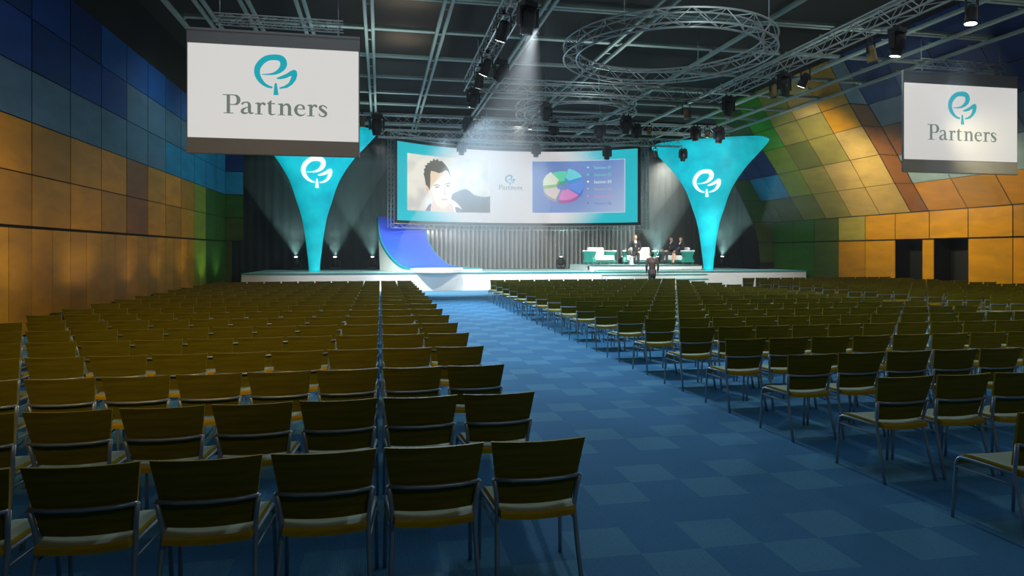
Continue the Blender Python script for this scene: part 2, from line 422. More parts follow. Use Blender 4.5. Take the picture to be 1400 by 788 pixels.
# panel platform with steps
t = thing('stepped_platform', 'white stepped platform with teal edges carrying the sofas', 'platform', (0, 0, 0))
PX1 = 15.95
tiers = [(1.14, 31.45, 10.05, PX1), (.92, 31.14, 10.25, PX1 - .05), (.70, 30.69, 10.45, PX1 - .1), (.48, 30.39, 10.65, PX1 - .2), (.26, 30.09, 10.85, PX1 - .3)]
for i, (z, yf, xa, xb) in enumerate(tiers):
    mb = MB()
    zb = ZS + .004 if i == 1 else tiers[i + 1][0] if i < 4 else 0
    yb = 35.0 if i == 0 else 31.42 if i == 1 else 30.94
    if i == 0:
        mb.box(((xa + xb) / 2, (yf + yb) / 2, (z - .03 + ZS + .004) / 2), (xb - xa, yb - yf, z - .034 - ZS))
        mb.box(((xa + xb) / 2, (yf + .25), z - .13), (xb - xa, .2, .2))
        w = mb.build('top_tier', M['white'], t)
    else:
        mb.box(((xa + xb) / 2, (yf + yb) / 2, (z - .03 + zb) / 2), (xb - xa, yb - yf, z - .03 - zb)); w = mb.build('step', M['white'], t)
    e = MB(); e.box(((xa + xb) / 2, (yf + yb) / 2 - .015, z - .015), (xb - xa + .03, yb - yf + .02, .028)); e.build('tread' if i else 'carpet_top', M['teal_edge'] if i else M['deck'], w)['label'] = 'teal tread edge' if i else 'pale teal platform top'
    if i == 0:
        e = MB(); e.box(((xa + xb) / 2, yf - .018, z - .02), (xb - xa + .03, .014, .042)); e.build('edge_strip', M['teal_edge'], w)

# quarter-pipe ramp on its white slab
u_ = Vector((.85, .53, 0)).normalized(); p_ = Vector((.53, -.85, 0)).normalized()
B0 = Vector((0.0, 33.9, ZS + .003))
t = thing('quarter_pipe_ramp', 'curved blue ramp with teal edges sweeping up at stage left', 'ramp', (0, 0, 0))
prof = [(-.32, 3.55), (-.24, 3.2), (-.17, 2.9), (-.07, 2.55), (.12, 2.24), (.36, 1.98), (.62, 1.76), (.9, 1.57), (1.16, 1.42), (1.42, 1.29), (1.7, 1.175), (2.0, 1.10), (2.35, 1.07), (2.75, 1.06)]
W = 2.93
def RP(l, z, w): return B0 + p_ * l + u_ * w + Vector((0, 0, z - B0.z))
mb = MB(); mb.grid(lambda a, b: RP(*prof[int(round(b * (len(prof) - 1)))], .07 + a * (W - .14)) + Vector((0, 0, .012)), 12, len(prof) - 1); mb.build('riding_surface', M['ramp_blue'], t)['label'] = 'glossy blue riding surface'
def edge_band(w0, w1):
    mb = MB()
    for k in range(len(prof) - 1):
        (l0, z0), (l1, z1) = prof[k], prof[k + 1]
        d = Vector((l1 - l0, z1 - z0)).normalized(); nn = Vector((d.y, -d.x)) * .12
        if nn.y > 0: nn = -nn
        q = [(l0, z0), (l1, z1), (l1 + nn.x, z1 + nn.y), (l0 + nn.x, z0 + nn.y)]
        mb.prism(q, lambda p: RP(p[0], p[1], w0), lambda p: RP(p[0], p[1], w1))
    return mb
edge_band(0, .07).build('edge_band', M['teal_edge'], t)['label'] = 'teal edge band'; edge_band(W - .07, W).build('edge_band', M['teal_edge'], t)['label'] = 'teal edge band'
mb = MB(); mb.prism([prof[0], prof[1], (prof[1][0] - .12, prof[1][1]), (prof[0][0] - .12, prof[0][1])], lambda p: RP(p[0], p[1], 0), lambda p: RP(p[0], p[1], W)); mb.build('top_lip', M['teal_edge'], t)
body = [(l - .03, z - .125) for l, z in prof[2:]] + [(2.75, ZS + .01), (-.07, ZS + .01)]
mb = MB(); mb.prism(body, lambda p: RP(p[0], p[1], .01), lambda p: RP(p[0], p[1], W - .01)); mb.build('side_body', M['white'], t)['label'] = 'white plywood side'
mb = MB(); mb.prism([(2.70, 1.06), (2.70, .95), (2.86, .95), (2.86, 1.06)], lambda p: RP(p[0], p[1], 0), lambda p: RP(p[0], p[1], W + .3)); mb.build('front_lip', M['teal_edge'], t)
cx, cy, rr = 2.62, 31.85, 1.55
poly = [(cx + rr * .8 * math.cos(a), cy + rr * math.sin(a)) for a in [PI * (1 + k / 28) for k in range(29)]] + [(cx + 1.3, cy + .45), (cx - .9, cy + .25)]
mb = MB(); mb.prism(poly, lambda p: Vector((p[0], p[1], ZS + .003)), lambda p: Vector((p[0], p[1], 1.03))); mb.build('landing_slab', M['white'], t)['label'] = 'rounded white landing slab overhanging the stage'
mb = MB(); mb.prism([(3.7, 31.35), (4.75, 31.6), (4.75, 32.8), (3.7, 32.8)], lambda p: Vector((p[0], p[1], ZS + .003)), lambda p: Vector((p[0], p[1], .99))); mb.build('exit_slab', M['white'], t)
mb = MB(); mb.prism([(3.7, 31.33), (4.77, 31.58), (4.77, 32.8), (3.7, 32.8)], lambda p: Vector((p[0], p[1], .992)), lambda p: Vector((p[0], p[1], 1.02))); mb.build('exit_slab_top', M['teal_edge'], t)

# ------------------------------------------------------------------ decals: logo and lettering
def catmull(P, n=6):
    out = []
    for i in range(len(P) - 1):
        p0, p1, p2, p3 = P[max(i - 1, 0)], P[i], P[i + 1], P[min(i + 2, len(P) - 1)]
        for k in range(n):
            s = k / n
            out.append(tuple(.5 * (2 * b + (c - a) * s + (2 * a - 5 * b + 4 * c - d) * s * s + (3 * b - a - 3 * c + d) * s ** 3) for a, b, c, d in zip(p0, p1, p2, p3)))
    out.append(tuple(P[-1])); return out
def stroke(P, n=6):
    """x, y, width points -> list of quads"""
    C = catmull([(a, b, c) for a, b, c in P], n); L, R = [], []
    for i, (x, y, w) in enumerate(C):
        a, b = C[max(i - 1, 0)], C[min(i + 1, len(C) - 1)]
        d = Vector((b[0] - a[0], b[1] - a[1])); d = d.normalized() if d.length > 1e-6 else Vector((1, 0))
        L.append((x - d.y * w / 2, y + d.x * w / 2)); R.append((x + d.y * w / 2, y - d.x * w / 2))
    return [[L[i], L[i + 1], R[i + 1], R[i]] for i in range(len(L) - 1)]
def rect(x0, y0, x1, y1): return [[(x0, y0), (x1, y0), (x1, y1), (x0, y1)]]
LOGO = stroke([(170, -405, 12), (250, -401, 20), (330, -386, 36), (400, -348, 60), (450, -292, 82), (464, -232, 94), (440, -178, 92), (390, -158, 84), (325, -156, 80), (245, -172, 80), (180, -216, 82), (126, -284, 82), (106, -355, 80), (116, -425, 76), (152, -492, 64), (205, -545, 48), (262, -574, 36), (312, -584, 26)], 5)
LOGO += [[(368, -445), (420, -420), (500, -380), (560, -335), (610, -315), (640, -335), (650, -385), (630, -460), (560, -408), (500, -440), (430, -460), (375, -462)],
         [(630, -460), (580, -530), (510, -580), (410, -600), (405, -578), (470, -555), (530, -510), (558, -450), (572, -406)]]
LOGO += [[(342, -520), (370, -520), (395, -688), (325, -688)]]
LOGO = [[((x - 358) / 575, (y + 402) / 575) for x, y in p] for p in LOGO]      # height 1, centred
def letters():
    P = []
    P += rect(65, 0, 105, 238) + rect(30, 0, 145, 11) + rect(20, 227, 110, 238) + stroke([(85, 231, 13), (150, 232, 13), (188, 216, 32), (206, 175, 46), (192, 130, 34), (155, 113, 14), (100, 112, 12)])
    P += stroke([(246, 118, 30), (260, 138, 20), (295, 148, 15), (324, 138, 26), (334, 108, 37), (334, 45, 37), (348, 14, 28), (385, 16, 8)]) + stroke([(330, 92, 8), (288, 76, 15), (254, 50, 32), (250, 24, 36), (278, 9, 24), (312, 16, 12), (335, 40, 10)])
    for dx in (0, 628):
        P += rect(429 + dx, 0, 466 + dx, 150) + rect(400 + dx, 0, 492 + dx, 10) + [[(402 + dx, 143), (402 + dx, 135), (432 + dx, 128), (432 + dx, 150)]] + stroke([(460 + dx, 105, 10), (480 + dx, 138, 18), (505 + dx, 140, 30), (520 + dx, 120, 26)])
    P += stroke([(578, 150, 38), (578, 45, 38), (585, 14, 30), (612, 4, 16), (648, 16, 6)]) + rect(545, 136, 640, 150) + [[(545, 140), (597, 140), (597, 182), (590, 186)]]
    P += rect(700, 0, 738, 150) + rect(673, 0, 762, 10) + [[(673, 143), (673, 135), (702, 128), (702, 150)]] + stroke([(735, 115, 10), (762, 138, 18), (793, 138, 30), (814, 108, 39), (815, 60, 39), (815, 0, 39)]) + rect(790, 0, 852, 10)
    P += rect(885, 84, 1004, 95) + stroke([(990, 92, 30), (982, 124, 26), (944, 143, 13), (905, 120, 28), (890, 75, 40), (905, 30, 32), (945, 7, 24), (982, 14, 14), (1010, 36, 6)])
    P += stroke([(1270, 104, 8), (1262, 126, 16), (1225, 143, 15), (1192, 126, 30), (1196, 98, 36), (1230, 72, 40), (1260, 45, 36), (1252, 14, 24), (1218, 3, 15), (1184, 16, 14), (1176, 44, 8)])
    return [[((x - 650) / 1260, y / 1260) for x, y in p] for p in P]      # width 1, baseline 0
WORD = letters()
def decal(name, polys, fn, mat, parent, cuts=0):
    bm = bmesh.new()
    for p in polys:
        try: bm.faces.new([bm.verts.new((x, y, 0)) for x, y in p])
        except Exception: pass
    bm.normal_update()
    if cuts:
        bmesh.ops.triangulate(bm, faces=bm.faces)
        for _ in range(cuts): bmesh.ops.subdivide_edges(bm, edges=bm.edges[:], cuts=1, use_grid_fill=True)
        bmesh.ops.triangulate(bm, faces=bm.faces)
    for v in bm.verts: v.co = fn(v.co.x, v.co.y)
    me = bpy.data.meshes.new(name); bm.to_mesh(me); bm.free(); me.materials.append(mat)
    o = bpy.data.objects.new(name, me); COL.objects.link(o); o.parent = parent
    return o
def text_polys(s):
    cu = bpy.data.curves.new('t', 'FONT'); cu.body = s; cu.resolution_u = 3
    o = bpy.data.objects.new('t', cu); COL.objects.link(o)
    dg = bpy.context.evaluated_depsgraph_get(); me = o.evaluated_get(dg).to_mesh()
    out = [[tuple(me.vertices[i].co.xy) for i in p.vertices] for p in me.polygons]
    o.evaluated_get(dg).to_mesh_clear(); bpy.data.objects.remove(o); bpy.data.curves.remove(cu)
    return out

# ------------------------------------------------------------------ truss work
def truss_run(parent, path, size=.36, r=.024, step=.42, closed=False, name='section', mat=None):
    """box truss of four chords along a path of points lying flat; lacing on all four faces"""
    mat = mat or M['truss']
    path = [Vector(p) for p in path]; N = len(path)
    offs = []
    for i in range(N):
        d = (path[(i + 1) % N] - path[i - 1]) if closed else (path[min(i + 1, N - 1)] - path[max(i - 1, 0)])
        d.normalize(); up = Vector((0, 0, 1)) if abs(d.z) < .9 else Vector((0, 1, 0))
        sd = d.cross(up).normalized(); u2 = sd.cross(d).normalized(); offs.append((sd, u2))
    h = size / 2; ch = []
    for a, b in ((-1, -1), (1, -1), (1, 1), (-1, 1)):
        ch.append([path[i] + offs[i][0] * a * h + offs[i][1] * b * h for i in range(N)])
    sec = None
    for k in range(4):
        mb = MB(); mb.tube(ch[k], r, 6, closed=closed); o = mb.build('chord', mat, parent)
    # resample for lacing
    def resample(P):
        Q = P + ([P[0]] if closed else []); out = [Q[0]]; acc = 0
        L = sum((Q[i + 1] - Q[i]).length for i in range(len(Q) - 1)); n = max(2, int(round(L / step)))
        if n % 2: n += 1
        tgt = [L * k / n for k in range(n + 1)]; res = []; i = 0; s0 = 0
        for tt in tgt:
            while i < len(Q) - 2 and s0 + (Q[i + 1] - Q[i]).length < tt - 1e-9: s0 += (Q[i + 1] - Q[i]).length; i += 1
            seg = (Q[i + 1] - Q[i]); res.append(Q[i] + seg * min(1, max(0, (tt - s0) / max(seg.length, 1e-9))))
        return res, n
    rs = []; n = None
    for k in range(4):
        p, nn = resample(ch[k]); rs.append(p); n = nn if n is None else min(n, nn)
    def pick(k, i):
        p = rs[k]; return p[min(len(p) - 1, int(round(i * (len(p) - 1) / n)))]
    mb = MB()
    for k in range(4):
        k2 = (k + 1) % 4
        for i in range(n):
            a, b = (pick(k, i), pick(k2, i + 1)) if (i + k) % 2 else (pick(k2, i), pick(k, i + 1))
            mb.tube([a, b], r * .5, 4, cap=False)
    mb.build('lacing', mat, parent)
def hangers(parent, pts, ztop=8.2):
    for p in pts:
        mb = MB(); mb.tube([p, (p[0], p[1], ztop)], .012, 6); mb.build('hanger_cable', M['truss'], parent)
ZT = 7.28
t = thing('hanging_lighting_truss', 'U-shaped silver lighting truss around the large ring', 'truss')
XA, XB, YU = 2.9, 11.6, 21.8
truss_run(t, [(XA, 8, ZT), (XA, YU + .18, ZT)], .38); truss_run(t, [(XB, 8, ZT), (XB, YU + .18, ZT)], .38); truss_run(t, [(XA + .2, YU, ZT), (XB - .2, YU, ZT)], .38)
hangers(t, [(XA, 12, ZT), (XA, 20.1, ZT), (XB, 12, ZT), (XB, 20.1, ZT), (7.28, YU, ZT)])
def ring(label, c, R, sz=.36):
    t = thing('hanging_ring_truss', label, 'ring truss')
    n = 56
    truss_run(t, [(c[0] + R * math.cos(2 * PI * k / n), c[1] + R * math.sin(2 * PI * k / n), c[2]) for k in range(n)], sz, .024, .4, True)
    hangers(t, [(c[0] + R * math.cos(a), c[1] + R * math.sin(a), c[2]) for a in (.8, 2.4, 3.9, 5.5)])
ring('large round silver ring truss under the ceiling', (7.3, 16.3, 7.0), 2.52, .33)
ring('small round silver ring truss behind the large ring', (7.23, 24.4, 7.14), 2.1, .32)
t = thing('hanging_truss', 'long straight silver truss crossing the hall ahead of the screen', 'truss')
truss_run(t, [(-.8, 27.65, 7.2), (15.25, 27.65, 7.2)], .36); hangers(t, [(-.31, 27.65, 7.2), (4.33, 27.65, 7.2), (10.58, 27.65, 7.2), (15.18, 27.65, 7.2)])
t = thing('hanging_truss', 'shorter straight silver truss directly before the curved screen', 'truss')
truss_run(t, [(-.1, 30.9, 7.15), (14.55, 30.9, 7.15)], .34); hangers(t, [(1.73, 30.9, 7.15), (7.28, 30.9, 7.15), (13.06, 30.9, 7.15)])

# ------------------------------------------------------------------ curved LED screen in its truss frame
ACX, ACY, AR = 7.25, 26.87, 9.83
def arc(deg, z, off=0.):
    a = math.radians(deg); return Vector((ACX + (AR - off) * math.sin(a), ACY + (AR - off) * math.cos(a), z))
m = bpy.data.materials.new('led_screen_picture'); m.use_nodes = True; nt = m.node_tree; nt.nodes.clear()
e = nt.nodes.new('ShaderNodeEmission'); o = nt.nodes.new('ShaderNodeOutputMaterial'); tc = nt.nodes.new('ShaderNodeTexCoord'); sp = nt.nodes.new('ShaderNodeSeparateXYZ')
nt.links.new(tc.outputs['Object'], sp.inputs[0])
def mth(op, a, b=None, c=None):
    n = nt.nodes.new('ShaderNodeMath'); n.operation = op
    for i, v in enumerate((a, b, c)):
        if v is None: continue
        if isinstance(v, (int, float)): n.inputs[i].default_value = v
        else: nt.links.new(v, n.inputs[i])
    return n.outputs[0]
dx = mth('DIVIDE', mth('ABSOLUTE', mth('SUBTRACT', sp.outputs['X'], ACX)), 6.55)
dz = mth('DIVIDE', mth('SUBTRACT', sp.outputs['Z'], 5.4), 2.0)
d2 = mth('ADD', mth('POWER', dx, 2.4), mth('MULTIPLY', mth('MULTIPLY', dz, dz), mth('MULTIPLY', dx, .28)))
mr = nt.nodes.new('ShaderNodeMapRange'); mr.inputs['From Min'].default_value = .12; mr.inputs['From Max'].default_value = .66; mr.interpolation_type = 'SMOOTHSTEP'
nt.links.new(d2, mr.inputs['Value'])
ln = mth('GREATER_THAN', mth('SINE', mth('MULTIPLY', sp.outputs['Z'], 2 * PI / .075)), .25)
mxa = nt.nodes.new('ShaderNodeMix'); mxa.data_type = 'RGBA'; mxa.inputs[6].default_value = lin(18, 190, 205); mxa.inputs[7].default_value = lin(60, 165, 175)
nt.links.new(ln, mxa.inputs[0])
mxb = nt.nodes.new('ShaderNodeMix'); mxb.data_type = 'RGBA'; mxb.inputs[6].default_value = lin(218, 214, 214)
nt.links.new(mr.outputs[0], mxb.inputs[0]); nt.links.new(mxa.outputs[2], mxb.inputs[7]); nt.links.new(mxb.outputs[2], e.inputs['Color'])
df = nt.nodes.new('ShaderNodeBsdfDiffuse'); dm = nt.nodes.new('ShaderNodeMix'); dm.data_type = 'RGBA'; dm.inputs[0].default_value = .75; dm.inputs[7].default_value = (0, 0, 0, 1)
nt.links.new(mxb.outputs[2], dm.inputs[6]); nt.links.new(dm.outputs[2], df.inputs['Color']); ash = nt.nodes.new('ShaderNodeAddShader')
nt.links.new(e.outputs[0], ash.inputs[0]); nt.links.new(df.outputs[0], ash.inputs[1]); nt.links.new(ash.outputs[0], o.inputs[0])
M['led'] = m
t = thing('led_screen', 'wide curved bright screen showing a portrait and a pie chart', 'screen')
mb = MB(); mb.grid(lambda a, b: arc(-40.9 + 81.6 * a, 3.40 + 4.0 * b), 60, 4); mb.build('display', M['led'], t)
mb = MB()
for (z0, z1) in ((3.24, 3.40), (7.40, 7.55)):
    mb.grid(lambda a, b: arc(-41.6 + 83 * a, z0 + (z1 - z0) * b, .03), 50, 1)
for (a0, a1) in ((-41.7, -40.9), (40.7, 41.5)):
    mb.grid(lambda a, b: arc(a0 + (a1 - a0) * a, 3.24 + 4.31 * b, .03), 1, 2)
mb.grid(lambda a, b: arc(-41.6 + 83 * a, 3.24 + 4.31 * b, -.12), 50, 2)
mb.build('bezel', M['fixture'], t)['label'] = 'black bezel'
# portrait picture
PA0, PA1, PZ0, PZ1 = -37.12, -7.65, 3.93, 6.85
def pic(layer):
    return lambda x, y: arc(PA0 + (PA1 - PA0) * x, PZ1 - (PZ1 - PZ0) * y, .05 + .012 * layer)
pm = bpy.data.materials.new('portrait_backdrop'); pm.use_nodes = True; nt2 = pm.node_tree; nt2.nodes.clear()
e = nt2.nodes.new('ShaderNodeEmission'); o = nt2.nodes.new('ShaderNodeOutputMaterial'); tc = nt2.nodes.new('ShaderNodeTexCoord'); nz = nt2.nodes.new('ShaderNodeTexNoise'); nz.inputs['Scale'].default_value = .9
rp = nt2.nodes.new('ShaderNodeValToRGB'); rp.color_ramp.elements[0].color = lin(206, 204, 200); rp.color_ramp.elements[1].color = lin(236, 233, 218); rp.color_ramp.elements[0].position = .35; rp.color_ramp.elements[1].position = .6
nt2.links.new(tc.outputs['Object'], nz.inputs['Vector']); nt2.links.new(nz.outputs['Fac'], rp.inputs['Fac']); nt2.links.new(rp.outputs['Color'], e.inputs['Color']); nt2.links.new(e.outputs[0], o.inputs[0])
pp = MB(); pp.grid(lambda a, b: pic(0)(a, b), 16, 2); pp = pp.build('portrait_picture', pm, t); pp['label'] = 'portrait photograph on the screen'
def img(x, y):
    X = (x - 127) / 893; top = 80 + 75 * X; bot = 680 + 30 * X
    return (X, (y - top) / (bot - top))
def feat(name, layer, col, pts, cuts=1, smooth=False):
    if smooth: pts = [q[:2] for q in catmull([(a, b, 0) for a, b in pts + [pts[0]]], 4)][:-1]
    return decal(name, [[img(*p) for p in pts]], pic(layer), glow('picture_' + name, col), pp, cuts)
feat('jacket', 1, lin(92, 86, 76), [(612, 700), (612, 520), (650, 490), (700, 468), (757, 452), (800, 468), (850, 515), (900, 530), (960, 540), (1017, 532), (1017, 706), (800, 700)], 2)
feat('lapel', 1, lin(70, 68, 68), [(330, 684), (360, 630), (392, 600), (400, 690)])
feat('shirt', 2, lin(226, 186, 186), [(385, 690), (395, 600), (430, 590), (600, 560), (650, 600), (660, 698), (520, 697)])
feat('neck', 3, lin(214, 190, 158), [(412, 690), (400, 560), (600, 560), (612, 640), (606, 696)])
feat('collar', 4, lin(238, 222, 220), [(606, 560), (660, 590), (705, 640), (724, 672), (690, 650), (655, 640), (648, 660), (664, 700), (640, 700), (618, 620)])
feat('face', 5, lin(232, 208, 176), [(370, 300), (376, 260), (430, 250), (520, 245), (575, 262), (600, 320), (606, 400), (614, 460), (612, 530), (600, 590), (560, 640), (520, 660), (470, 650), (420, 610), (395, 550), (384, 480), (372, 400)], 1, True)
feat('cheek_shade', 6, lin(214, 184, 150), [(384, 480), (398, 470), (412, 550), (440, 610), (490, 650), (470, 652), (420, 612), (395, 550)], 1, True)
feat('ear', 6, lin(226, 190, 160), [(326, 425), (345, 430), (370, 470), (384, 520), (372, 525), (345, 490)], 1, True)
hair = [(372, 470), (350, 430), (326, 410), (315, 340), (300, 290), (312, 280), (304, 250), (322, 232), (318, 205), (345, 200), (338, 178), (370, 180), (375, 152), (400, 162), (412, 130), (432, 150), (460, 136), (470, 158), (505, 158), (530, 185), (555, 210), (580, 250), (596, 300), (602, 350), (590, 310), (572, 268), (545, 252), (500, 280), (470, 285), (420, 268), (385, 262), (376, 300), (378, 360)]
feat('hair', 7, lin(98, 92, 78), hair, 1)
for x0, x1, y, dy in ((412, 486, 408, 4), (532, 602, 395, -14)):
    feat('eyebrow', 7, lin(130, 110, 84), [(x0, y + 6), ((x0 + x1) / 2, y - 6), (x1, y + dy), (x1, y + dy + 12), ((x0 + x1) / 2, y + 6), (x0, y + 14)], 0)
    e = feat('eye', 7, lin(150, 132, 108), [(x0 + 8, y + 26), ((x0 + x1) / 2, y + 16), (x1 - 4, y + 24), ((x0 + x1) / 2, y + 36)], 0, True)
    feat('iris', 8, lin(84, 76, 66), [((x0 + x1) / 2 - 8, y + 18), ((x0 + x1) / 2 + 10, y + 18), ((x0 + x1) / 2 + 8, y + 34), ((x0 + x1) / 2 - 6, y + 34)], 0)
feat('nose_shadow', 7, lin(204, 172, 138), [(512, 518), (530, 500), (524, 440), (534, 400), (540, 440), (552, 500), (550, 518), (530, 525)], 0)
feat('mouth', 7, lin(206, 152, 142), [(486, 562), (530, 552), (570, 556), (562, 568), (530, 574), (500, 570)], 0)
# pie chart slide
CA0, CA1, CZ0, CZ1 = 6.42, 36.4, 3.99, 6.85
def sld(layer): return lambda x, y: arc(CA0 + (CA1 - CA0) * x, CZ1 - (CZ1 - CZ0) * y, .05 + .012 * layer)
sm_ = bpy.data.materials.new('slide_blue'); sm_.use_nodes = True; nt2 = sm_.node_tree; nt2.nodes.clear()
e = nt2.nodes.new('ShaderNodeEmission'); o = nt2.nodes.new('ShaderNodeOutputMaterial'); tc = nt2.nodes.new('ShaderNodeTexCoord'); sp = nt2.nodes.new('ShaderNodeSeparateXYZ'); mr = nt2.nodes.new('ShaderNodeMapRange')
ad = nt2.nodes.new('ShaderNodeMath'); ad.operation = 'SUBTRACT'
nt2.links.new(tc.outputs['Object'], sp.inputs[0]); nt2.links.new(sp.outputs['X'], ad.inputs[0]); nt2.links.new(sp.outputs['Z'], ad.inputs[1])
mr.inputs['From Min'].default_value = 4.0; mr.inputs['From Max'].default_value = 9.0; nt2.links.new(ad.outputs[0], mr.inputs['Value'])
rp = nt2.nodes.new('ShaderNodeValToRGB'); rp.color_ramp.elements[0].color = lin(108, 138, 200); rp.color_ramp.elements[1].color = lin(170, 186, 214); rp.color_ramp.elements[0].position = .3
nt2.links.new(mr.outputs[0], rp.inputs['Fac']); nt2.links.new(rp.outputs['Color'], e.inputs['Color']); nt2.links.new(e.outputs[0], o.inputs[0])
b_ = MB(); b_.grid(lambda a, b: sld(-1)(-.008 + 1.016 * a, -.012 + 1.024 * b), 16, 2); cp = b_.build('chart_slide', glow('slide_border', lin(190, 205, 225)), t); cp['label'] = 'blue slide with a pie chart on the screen'
b_ = MB(); b_.grid(lambda a, b: sld(0)(a, b), 16, 2); b_.build('slide_ground', sm_, cp)
def sl(x, y): return ((x - 70) / 1100, (y - 100 + (x - 70) * .015) / 615)
ccx, ccy = 435, 385
def wedge(a0, a1, top, side, lift=0, ex=0, name='chart_slice'):
    am = math.radians((a0 + a1) / 2); ox_, oy_ = ex * math.cos(am), -ex * .72 * math.sin(am) - lift
    def P(a, R, dz=0): return (ccx + ox_ + R * math.cos(math.radians(a)), ccy + oy_ - R * .72 * math.sin(math.radians(a)) + dz)
    aa = [a0 + (a1 - a0) * k / 8 for k in range(9)]
    ro, ri, th = 235, 68, 36
    sidepoly = [[P(a, ro) for a in aa][i] for i in range(9)]
    s1 = [P(a, ro) for a in aa] + [P(a, ro, th) for a in aa[::-1]]
    s2 = [P(a, ri) for a in aa] + [P(a, ri, th) for a in aa[::-1]]
    s3 = [P(aa[0], ri), P(aa[0], ro), P(aa[0], ro, th), P(aa[0], ri, th)]; s4 = [P(aa[-1], ri), P(aa[-1], ro), P(aa[-1], ro, th), P(aa[-1], ri, th)]
    o = decal(name, [[sl(*p) for p in q] for q in (s1, s2, s3, s4)], sld(wedge.l), glow('slice_side', side), cp, 1)
    decal('slice_top', [[sl(*p) for p in [P(a, ro) for a in aa] + [P(a, ri) for a in aa[::-1]]]], sld(wedge.l + .5), glow('slice_top', top), o, 1)
    wedge.l += 1
wedge.l = 1
wedge(78, 122, lin(92, 210, 170), lin(52, 170, 110), 0, 6)
wedge(22, 76, lin(104, 206, 214), lin(60, 142, 214), 34, 12)
wedge(126, 190, lin(216, 224, 204), lin(140, 186, 110), 22, 8)
wedge(-36, 18, lin(96, 142, 222), lin(70, 108, 190), 0, 10)
wedge(194, 250, lin(206, 196, 194), lin(158, 150, 158), 0, 12)
wedge(256, 322, lin(206, 128, 188), lin(160, 84, 150), 0, 12)
tcol = [lin(130, 220, 224), lin(92, 208, 180), lin(232, 240, 238), lin(178, 170, 178), lin(204, 138, 168), lin(108, 126, 178)]
for i in range(6):
    yy = 168 + i * 85; tm_ = glow('slide_text', tcol[i])
    decal('bullet', [[sl(735 + 13 * math.cos(k), yy + 13 * math.sin(k)) for k in [2 * PI * q / 10 for q in range(10)]]], sld(1), tm_, cp)
    decal('line_of_text', [[sl(805 + x * 50, yy + 20 - y * 50 * 1.0) for x, y in p] for p in text_polys('Session 0%d' % (i + 1))], sld(1), tm_, cp)
# logo in the middle of the screen
decal('logo_mark', LOGO, lambda x, y: arc(-1.06 + math.degrees(x * .56 / AR), 5.80 + y * .56, .05), M['logo_teal'], t)
decal('logo_word', WORD, lambda x, y: arc(-.95 + math.degrees(x * 1.36 / AR), 5.26 + y * 1.36, .05), M['logo_grey'], t)
# truss frame round the screen
t = thing('hanging_screen_truss', 'silver truss frame bordering the curved screen', 'truss')
truss_run(t, [arc(-42.6 + 85.2 * k / 40, 3.12, .05) for k in range(41)], .22, .02, .3); truss_run(t, [arc(-42.6 + 85.2 * k / 40, 7.68, .05) for k in range(41)], .22, .02, .3)
for a in (-42.9, -44.2, 42.5, 43.7):
    truss_run(t, [arc(a, 3.0, .05), arc(a, 7.8, .05)], .16, .018, .28)
hangers(t, [arc(a, 7.7, .05) for a in (-40, -14, 14, 40)], 8.4)

# ------------------------------------------------------------------ hanging screens with the logo
def hung_screen(x, label):
    t = thing('hanging_screen', label, 'screen', (x, 17.35, 4.16))
    mb = MB(); mb.box((0, 0, 1.52), (4.06, .07, 3.04)); mb.build('casing', M['screen_frame'], t, bevel=.01)
    mb = MB(); mb.box((0, -.038, 1.525), (4.0, .012, 2.27)); s = mb.build('display', M['screen_white'], t)
    mb = MB(); mb.box((0, -.045, 3.0), (4.06, .02, .05)); mb.box((0, -.045, .04), (4.06, .02, .05)); mb.build('casing_lip', M['screen_frame'], t)
    decal('logo_mark', LOGO, lambda a, b: Vector((.02 + a * 1.0, -.0465, 1.98 + b * 1.0)), M['logo_teal'], s)
    decal('logo_word', WORD, lambda a, b: Vector((.02 + a * 2.45, -.0465, .99 + b * 2.45)), M['logo_grey'], s)
    tr = empty('truss_bar'); tr.parent = t
    truss_run(tr, [(-1.42, .08, 3.3), (1.62, .08, 3.3)], .22, .018, .26)
    for xx in (-1.3, 1.5):
        mb = MB(); mb.tube([(xx, .03, 3.0), (xx, .08, 3.22)], .02, 6); mb.tube([(xx, .08, 3.4), (xx, .08, 4.05)], .012, 6); mb.build('hanger', M['truss'], t)
    return t
hung_screen(-2.54, 'hanging white screen with teal logo on the left side')
hung_screen(17.25, 'hanging white screen with teal logo on the right side')

# ------------------------------------------------------------------ flared fabric pylons
def pylon_mat():
    m, nt, b, o = mat_base('pylon_teal_fabric')
    tc = nt.nodes.new('ShaderNodeTexCoord'); nz = nt.nodes.new('ShaderNodeTexNoise'); nz.inputs['Scale'].default_value = 1.2; nz.inputs['Detail'].default_value = 5
    rp = nt.nodes.new('ShaderNodeValToRGB'); rp.color_ramp.elements[0].color = lin(0, 178, 196); rp.color_ramp.elements[1].color = lin(6, 206, 222); rp.color_ramp.elements[0].position = .35; rp.color_ramp.elements[1].position = .65
    nt.links.new(tc.outputs['Object'], nz.inputs['Vector']); nt.links.new(nz.outputs['Fac'], rp.inputs['Fac']); nt.links.new(rp.outputs['Color'], b.inputs['Base Color'])
    b.inputs['Roughness'].default_value = .7
    nt.links.new(rp.outputs['Color'], b.inputs['Emission Color']); b.inputs['Emission Strength'].default_value = .55   # lit from within
    return m
M['pylon'] = pylon_mat()
PPROF = [(0, .26), (.5, .29), (1.03, .36), (1.6, .43), (2.23, .53), (2.8, .66), (3.44, .87), (4.0, 1.05), (4.52, 1.27), (5.1, 1.62), (5.72, 2.08), (6.3, 2.62), (6.75, 3.02), (6.95, 3.16), (7.08, 3.12), (7.2, 2.86)]
